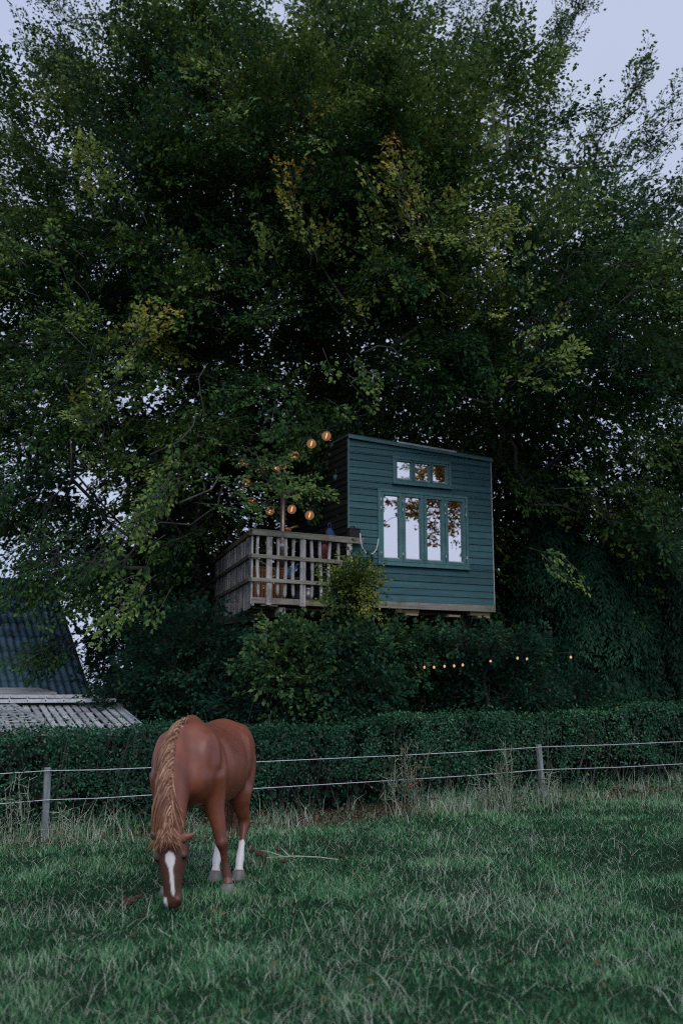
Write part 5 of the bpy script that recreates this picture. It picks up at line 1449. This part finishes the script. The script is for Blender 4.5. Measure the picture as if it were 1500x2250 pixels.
    u = np.where((u > 0.88) & (rng.random(N) < 0.6), u * 0.7, u)      # thin behind the ears
    u_i = u * 59; i0 = np.minimum(u_i.astype(int), 58); f_ = (u_i - i0)[:, None]
    p0 = crs[i0] * (1 - f_) + crs[i0 + 1] * f_ + rng.normal(0, 0.008, (N, 3)) + np.array([0, -0.004, 0.010])
    right = (u > 0.55) & (u < 0.93) & (rng.random(N) < 0.30)
    sgn = np.where(right, 1.0, -1.0)
    clump = np.floor(u * 26); cl = np.random.default_rng(3).normal(0, 1, 40)[clump.astype(int)]
    Lh = (0.30 + 0.17 * np.sin(np.clip(u, 0, 1) * 3.1) + 0.025 * cl) * rng.uniform(0.6, 1.15, N) * np.where(right, 0.8, 1) * np.interp(u, [0, 0.5, 0.7, 0.85, 1], [1, 1, 0.8, 0.5, 0.28])
    Lh *= np.where(u < 0.06, 0.55, 1)
    k = 8; ts = np.linspace(0, 1, k)
    drop = np.stack([np.zeros(N), np.zeros(N), -np.ones(N)], 1)
    latv = np.stack([sgn * (0.50 - 0.36 * u), np.full(N, -0.22), np.full(N, 0.12)], 1) * np.where(right, 0.62, 1)[:, None]
    w1 = (1 - (1 - ts) ** 2)
    wave = 0.010 * np.sin(ts[None] * 9 + cl[:, None] * 3) * ts[None]
    P = p0[:, None] + (latv * Lh[:, None] * 0.62)[:, None] * w1[None, :, None] + (drop * Lh[:, None])[:, None] * (ts ** 1.5)[None, :, None]
    P[..., 0] += wave + (cl * 0.02)[:, None] * ts[None]
    P[..., 1] -= 0.02 * np.sin(ts * 3.14)[None]
    P += np.cumsum(rng.normal(0, 0.0022, P.shape), 1)
    # keep the locks outside the neck: push away from the neck's axis
    ctr = np.array([r_[0] for r_ in rings[1:]]); ra = rr
    for it in range(2):
        Q = P.reshape(-1, 3)
        dd = ((Q[:, None, 2] - ctr[None, :, 2]) ** 2 + (Q[:, None, 1] - ctr[None, :, 1]) ** 2 * 0.2); j = dd.argmin(1)
        rel = Q - ctr[j]
        rx = rr[j, 1] * 1.06; ry = rr[j, 0] * 0.98
        nrm_ = np.sqrt((rel[:, 0] / rx) ** 2 + ((rel @ dor) / ry) ** 2)
        push = np.where(nrm_ < 1, (1 / np.maximum(nrm_, 0.3)), 1.0)
        Q2 = Q.copy(); Q2[:, 0] = ctr[j][:, 0] + rel[:, 0] * push
        P = Q2.reshape(P.shape)
    strands('mane', p0, P, rng.uniform(0.0035, 0.0075, N), hair)
    # crest tuft at the withers
    # forelock
    N = 260
    x = rng.normal(0, 0.024, N)
    p0 = HEADT + lat * x[:, None] - ax_ * rng.uniform(0.0, 0.06, N)[:, None] + fwd * 0.012
    Lf = rng.uniform(0.03, 0.10, N) + np.abs(x) * 1.3
    dx = x * 1.3 + rng.normal(0, 0.022, N)
    P = p0[:, None] + (ax_[None] * Lf[:, None])[:, None] * ts[None, :, None] + (lat[None] * dx[:, None])[:, None] * (ts ** 1.2)[None, :, None] + fwd * (0.022 * np.sin(ts * 2.8))[None, :, None]
    P += np.cumsum(rng.normal(0, 0.0018, P.shape), 1)
    strands('forelock', p0, P, rng.uniform(0.003, 0.006, N), hair)
    # tail hanging behind the haunches
    N = 500
    a = rng.uniform(0, 6.28, N); r_ = 0.03 * np.sqrt(rng.random(N))
    tb = hq(1.37, 0.0, 1.16)
    p0 = tb + BV * (r_ * np.cos(a))[:, None] + UPZ * (r_ * np.sin(a))[:, None]
    Lt = rng.uniform(0.6, 0.92, N)
    fl_ = (BV * (np.cos(a) * 0.08)[:, None])
    P = p0[:, None] + (AV * 0.10)[None, None] * (1 - (1 - ts) ** 3)[None, :, None] + (drop[:1] * Lt[:, None])[:, None] * (ts ** 1.25)[None, :, None] + fl_[:, None] * ts[None, :, None]
    P += np.cumsum(rng.normal(0, 0.003, P.shape), 1)
    strands('tail', p0, P, rng.uniform(0.003, 0.006, N), hair)
def coat_mat():
    m, n, l, b = newmat('chestnut_coat')
    t = noise(n, l, 3.2, 5); r = ramp(n, [(0.3, (0.135, 0.036, 0.017)), (0.7, (0.27, 0.078, 0.037))]); l.new(t.outputs['Fac'], r.inputs['Fac'])
    cur = r.outputs[0]
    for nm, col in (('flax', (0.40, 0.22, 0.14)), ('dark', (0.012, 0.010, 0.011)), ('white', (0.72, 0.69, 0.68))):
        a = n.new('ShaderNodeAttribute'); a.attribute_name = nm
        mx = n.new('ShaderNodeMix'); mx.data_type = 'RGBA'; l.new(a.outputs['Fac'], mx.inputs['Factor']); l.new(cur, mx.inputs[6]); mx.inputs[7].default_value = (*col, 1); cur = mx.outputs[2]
    l.new(cur, b.inputs['Base Color']); b.inputs['Roughness'].default_value = 0.5; b.inputs['Specular IOR Level'].default_value = 0.35
    b.inputs['Coat Weight'].default_value = 0.4; b.inputs['Coat Roughness'].default_value = 0.38; b.inputs['Coat IOR'].default_value = 1.6
    t2 = noise(n, l, 9, 3, (1, 1, 0.5)); bump(n, l, t2.outputs['Fac'], b, 0.012, 0.001)
    return m
def hair_mat():
    m, n, l, b = newmat('flaxen_hair')
    a = n.new('ShaderNodeAttribute'); a.attribute_name = 'tint'
    r = ramp(n, [(0.0, (0.09, 0.034, 0.019)), (0.5, (0.22, 0.095, 0.052)), (0.85, (0.36, 0.19, 0.115)), (1.0, (0.50, 0.31, 0.20))]); l.new(a.outputs['Fac'], r.inputs['Fac'])
    l.new(r.outputs[0], b.inputs['Base Color']); b.inputs['Roughness'].default_value = 0.5; b.inputs['Specular IOR Level'].default_value = 0.3
    return m
horse()

# ------------------------------------------------------------------ meadow grass
def blades(x, y, h, w, lean, t, bend=0.5):
    """tapered 3-face blades; returns v, f(tri), tint per face"""
    n = len(x)
    z = ground_z(x, y)
    a = rng.uniform(0, 2 * math.pi, n); b = a + rng.normal(0, 0.9, n)
    side = np.stack([np.cos(a), np.sin(a), np.zeros(n)], 1)
    ld = np.stack([np.cos(b + 1.57), np.sin(b + 1.57), np.zeros(n)], 1)
    p = np.stack([x, y, z - 0.01], 1)
    ln = lean[:, None] * h[:, None]
    m1 = p + ld * ln * 0.35 + np.array([0, 0, 1.0]) * (h * 0.55)[:, None]
    tp = p + ld * ln + np.array([0, 0, 1.0]) * (h * np.sqrt(np.clip(1 - (lean * bend) ** 2, 0.1, 1)))[:, None]
    W_ = w[:, None]
    v = np.stack([p - side * W_ * 0.5, p + side * W_ * 0.5, m1 - side * W_ * 0.42, m1 + side * W_ * 0.42, tp], 1).reshape(-1, 3)
    k = (np.arange(n) * 5)[:, None]
    f = np.concatenate([k + np.array([[0, 1, 3]]), k + np.array([[0, 3, 2]]), k + np.array([[2, 3, 4]])], 1).reshape(-1, 3)
    return v, f.astype(np.int32), np.repeat(t, 3)
def scatter_view(n, y0, y1, wide=0.40, power=1.6):
    """points over the meadow, thinning with distance"""
    u = rng.random(n); y = (y0 ** (2 - power) + u * (y1 ** (2 - power) - y0 ** (2 - power))) ** (1 / (2 - power))
    x = rng.uniform(-1, 1, n) * (y * wide + 0.6)
    return x, y
def in_meadow(x, y, margin=0.6):
    return ((x - FL[0]) * FN[0] + (y - FL[1]) * FN[1]) < margin
def grass():
    V, F, T = [], [], []
    b = 0
    def put(v, f, t):
        nonlocal b
        V.append(v); F.append(f + b); T.append(t); b += len(v)
    # short turf
    x, y = scatter_view(275000, 4.6, 18.5, 0.45, 1.1)
    ok = in_meadow(x, y, 0.75); x, y = x[ok], y[ok]; n = len(x)
    pn = np.stack([x, y, 0 * x], 1)
    pat = value_noise(pn, 1.1, 41); pat2 = value_noise(pn, 3.6, 42)
    dist = (x - FL[0]) * FN[0] + (y - FL[1]) * FN[1]
    thin = (rng.random(n) < 1 - 0.75 * sstep(-0.5, 0.3, dist) * (value_noise(pn, 1.6, 50) > 0.35))
    x, y, pat, pat2, dist = x[thin], y[thin], pat[thin], pat2[thin], dist[thin]; n = len(x)
    h = (0.026 + 0.034 * pat * pat2 * 2) * rng.uniform(0.5, 1.6, n)
    t = np.clip(0.06 + 0.50 * (pat2 * 0.6 + pat * 0.4) + rng.normal(0, 0.20, n), 0, 0.67)
    dry = rng.random(n) < 0.025 + 0.05 * (pat > 0.6)
    t = np.where(dry, rng.uniform(0.7, 0.92, n), t)
    put(*blades(x, y, h, rng.uniform(0.0026, 0.0050, n) * (0.6 + y / 16), rng.uniform(0.2, 1.3, n), t))
    # longer straw, thin and pale, in loose patches
    x, y = scatter_view(34000, 4.6, 16.5, 0.42, 0.8)
    pn = np.stack([x, y, 0 * x], 1)
    ok = in_meadow(x, y, 0.5) & (value_noise(pn, 0.9, 43) * 0.6 + value_noise(pn, 2.7, 44) * 0.4 > rng.uniform(0.45, 0.74, len(x))); x, y = x[ok], y[ok]; n = len(x)
    h = rng.gamma(2.6, 0.036, n).clip(0.04, 0.42)
    put(*blades(x, y, h, rng.uniform(0.0012, 0.0030, n), rng.uniform(0.05, 1.7, n), rng.uniform(0.66, 1.0, n) ** 0.8, 0.45))
    # fallen straws lying across the turf
    x, y = scatter_view(7500, 4.8, 14.5, 0.42, 0.6)
    ok = in_meadow(x, y, 0.1); x, y = x[ok], y[ok]; n = len(x)
    h = rng.uniform(0.04, 0.13, n)
    v, f, t = blades(x, y, h, rng.uniform(0.0012, 0.0028, n), rng.uniform(1.4, 3.0, n), rng.uniform(0.78, 1.0, n), 0.28)
    put(v, f, t)
    # rank grass left standing along the fence and hedge foot
    s = rng.uniform(-6, 18, 26000); off = np.abs(rng.normal(0, 0.38, len(s))) * np.where(rng.random(len(s)) < 0.75, 1, -0.9) - 0.05
    off = np.clip(off, -1.3, 0.85)
    xy = FL + FD * s[:, None] + FN * off[:, None]; x, y = xy[:, 0], xy[:, 1]
    pn = np.stack([x, y, 0 * x], 1)
    gap = np.where((s > 1.1) & (s < 4.2), 0.25, 1.0)
    ok = (value_noise(pn, 1.3, 45) > rng.uniform(0.25, 0.65, len(x))) & (rng.random(len(x)) < gap); x, y = x[ok], y[ok]; n = len(x)
    h = rng.gamma(5, 0.045, n).clip(0.08, 0.65)
    t = np.where(rng.random(n) < 0.62, rng.uniform(0.68, 0.98, n), rng.uniform(0.2, 0.6, n))
    put(*blades(x, y, h, rng.uniform(0.003, 0.006, n), rng.uniform(0.05, 1.1, n), t, 0.6))
    o = npmesh('grass', np.concatenate(V), np.concatenate(F), [M['grass']], None, fattr={'tint': np.concatenate(T)})
    tag(o, kind='stuff')
grass()
def ground_cover():
    # ivy-like low leaves and dead litter at the foot of the hedge
    n = 5200
    s = rng.uniform(-6, 18, n); off = rng.uniform(-0.15, 0.85, n)
    xy = FL + FD * s[:, None] + FN * off[:, None]
    ok = value_noise(np.concatenate([xy, np.zeros((n, 1))], 1), 1.7, 60) > 0.45
    xy = xy[ok]; n = len(xy)
    p = np.concatenate([xy, (ground_z(xy[:, 0], xy[:, 1]) + rng.uniform(0.02, 0.16, n))[:, None]], 1)
    nr = unit(np.array([0, -0.3, 1.0]) + rng.normal(0, 0.4, (n, 3))); d = unit(np.cross(nr, rng.normal(0, 1, (n, 3)))); L = rng.uniform(0.05, 0.09, n)
    o = foliage('ground_cover_leaves', [(p, d, nr, L, L * 0.8, rng.uniform(0.2, 0.75, n))], M['shrub'], None, (0, 0, 0)); tag(o, kind='stuff')
    n = 5200
    s = rng.uniform(-6, 18, n); off = rng.normal(0.1, 0.4, n).clip(-1.1, 0.9)
    xy = FL + FD * s[:, None] + FN * off[:, None]
    x2, y2 = scatter_view(170, 5.5, 12, 0.4, 1.2); xy = np.concatenate([xy, np.stack([x2, y2], 1)]); n = len(xy)
    p = np.concatenate([xy, (ground_z(xy[:, 0], xy[:, 1]) + rng.uniform(0.005, 0.06, n))[:, None]], 1)
    nr = unit(np.array([0, 0, 1.0]) + rng.normal(0, 0.45, (n, 3))); d = unit(np.cross(nr, rng.normal(0, 1, (n, 3)))); L = rng.uniform(0.03, 0.065, n)
    o = foliage('fallen_leaves', [(p, d, nr, L, L * 0.6, rng.random(n))], M['litter'], None, (0, 0, 0)); tag(o, kind='stuff')
ground_cover()

# ------------------------------------------------------------------ weeds and bits in the meadow
def weed(px, py_base, Y, h, k, label, green, hips=0, group=None, spread=0.35, nm='tall_weed', catg='weed'):
    h *= 0.85; b = at(px, py_base, Y); b = np.array([b[0], b[1], float(ground_z(b[0], b[1]))])
    root = empty(nm, b, 0, label, catg, group)
    A, B, lv = [], [], []
    for i in range(k):
        a = rng.uniform(0, 6.28); r = rng.uniform(0, 0.14)
        p0 = np.array([math.cos(a) * r, math.sin(a) * r, -0.02]); hh = h * rng.uniform(0.55, 1.0)
        p1 = p0 + np.array([math.cos(a) * spread * rng.uniform(0, 1) * hh, math.sin(a) * spread * 0.5 * hh, hh])
        mid = (p0 + p1) / 2 + rng.normal(0, 0.03, 3)
        A += [p0, mid]; B += [mid, p1]
        for j in range(7):
            f = rng.uniform(0.3, 0.95); q = p0 + (p1 - p0) * f; d = unit(rng.normal(0, 1, 3) + np.array([0, 0, 0.7])); e = q + d * rng.uniform(0.06, 0.2)
            A.append(q); B.append(e); lv.append((e, d))
    A, B = np.array(A), np.array(B); n = len(A)
    v, f = twig_mesh(A, B, 0.0042, 0.0022)
    npmesh('stem', v, f, [M['stem']], root)
    e = np.array([q for q, _ in lv]); d = np.array([q for _, q in lv]); m = len(e)
    p = spray_leaves(e - d * 0.06, d, unit(rng.normal(0, 1, (m, 3)) + np.array([0, -0.5, 0.8])), np.full(m, 0.12), 6 if green > 0.3 else 3, 0.035, 0.45, tint=np.full(m, max(green, 0.42)))
    foliage('foliage', [p], M['shrub'], root, (0, 0, 0))
    for i in range(hips):
        q = e[rng.integers(m)]
        s = MB(); s.ell(q, (0.013, 0.013, 0.018), 8, 6); s.build('rose_hip', M['hip'], root, True)
weed(905, 1815, 13.6, 1.15, 11, 'wild rose bush with red hips growing through the fence wires', 0.45, 22, spread=0.5, nm='wild_rose_bush', catg='rose bush')
weed(870, 1810, 13.5, 1.0, 8, 'straggly green weed just left of the wild rose bush', 0.5)
weed(1120, 1800, 14.4, 1.15, 10, 'tall dry weed clump left of the right-hand fence post', 0.6, 3, spread=0.3)
weed(1075, 1800, 14.2, 0.75, 10, 'pale dry weed clump between the rose bush and the right-hand post', 0.1)
weed(45, 1850, 11.6, 0.95, 6, 'thin dry weed stems left of the lichened fence post', 0.1, spread=0.2)
weed(150, 1860, 11.5, 0.5, 6, 'low dry weed just right of the lichened fence post', 0.1)
weed(1195, 1800, 14.9, 0.6, 7, 'low dry weed at the foot of the right-hand fence post', 0.1)

def thistle():
    b = gnd(650, 1893); b[2] = float(ground_z(b[0], b[1]))
    root = empty('dry_thistle', b, 0, 'broken dry thistle stalk with brown seed heads lying in the grass', 'dry thistle')
    def gp(px, py, h=0.03): 
        q = gnd(px, py); return np.array([q[0], q[1], float(ground_z(q[0], q[1])) + h]) - b
    m = MB(); m.tube([gp(742, 1900, .05), (gp(700, 1897, .07)), gp(650, 1897, .075), gp(585, 1900, .06)], (0.005, 0.007, 0.008, 0.006), 6); m.build('stem', M['stem'], root, True)
    m = MB(); m.tube([gp(636, 1897, .07), gp(622, 1886, .08), gp(614, 1878, .09)], (0.008, 0.006, 0.004), 6); m.build('stem', M['stem'], root, True)
    m = MB(); m.tube([gp(630, 1898, .06), gp(590, 1886, .06), gp(560, 1885, .07)], (0.006, 0.005, 0.004), 6); m.build('stem', M['stem'], root, True)
    for (px, py, r) in ((553, 1884, .028), (568, 1893, .036), (581, 1897, .03), (612, 1876, .027), (625, 1904, .026), (748, 1890, .022)):
        q = gp(px, py, .06); s = MB(); s.ell(q, (r * 1.1, r, r * 0.85), 12, 8)
        for i in range(26):
            d = unit(rng.normal(0, 1, 3)); s.tube([q + d * r * 0.8, q + d * r * 1.35], (0.003, 0.0008), 3)
        s.build('seed_head', M['seed'], root)
    p = gnd(288, 1985); p[2] = float(ground_z(p[0], p[1]))
    s = MB()
    for i in range(9): s.ell(rng.normal(0, 0.035, 3) * np.array([1, 1, 0.4]) + np.array([0, 0, 0.035]), rng.uniform(0.018, 0.036, 3) * np.array([1.2, 1, 0.7]), 8, 6)
    o = s.build('dung_heap', M['seed'], None, True); o.location = p; tag(o, 'small brown dung heap in the grass left of the grazing muzzle', 'dung')
thistle()
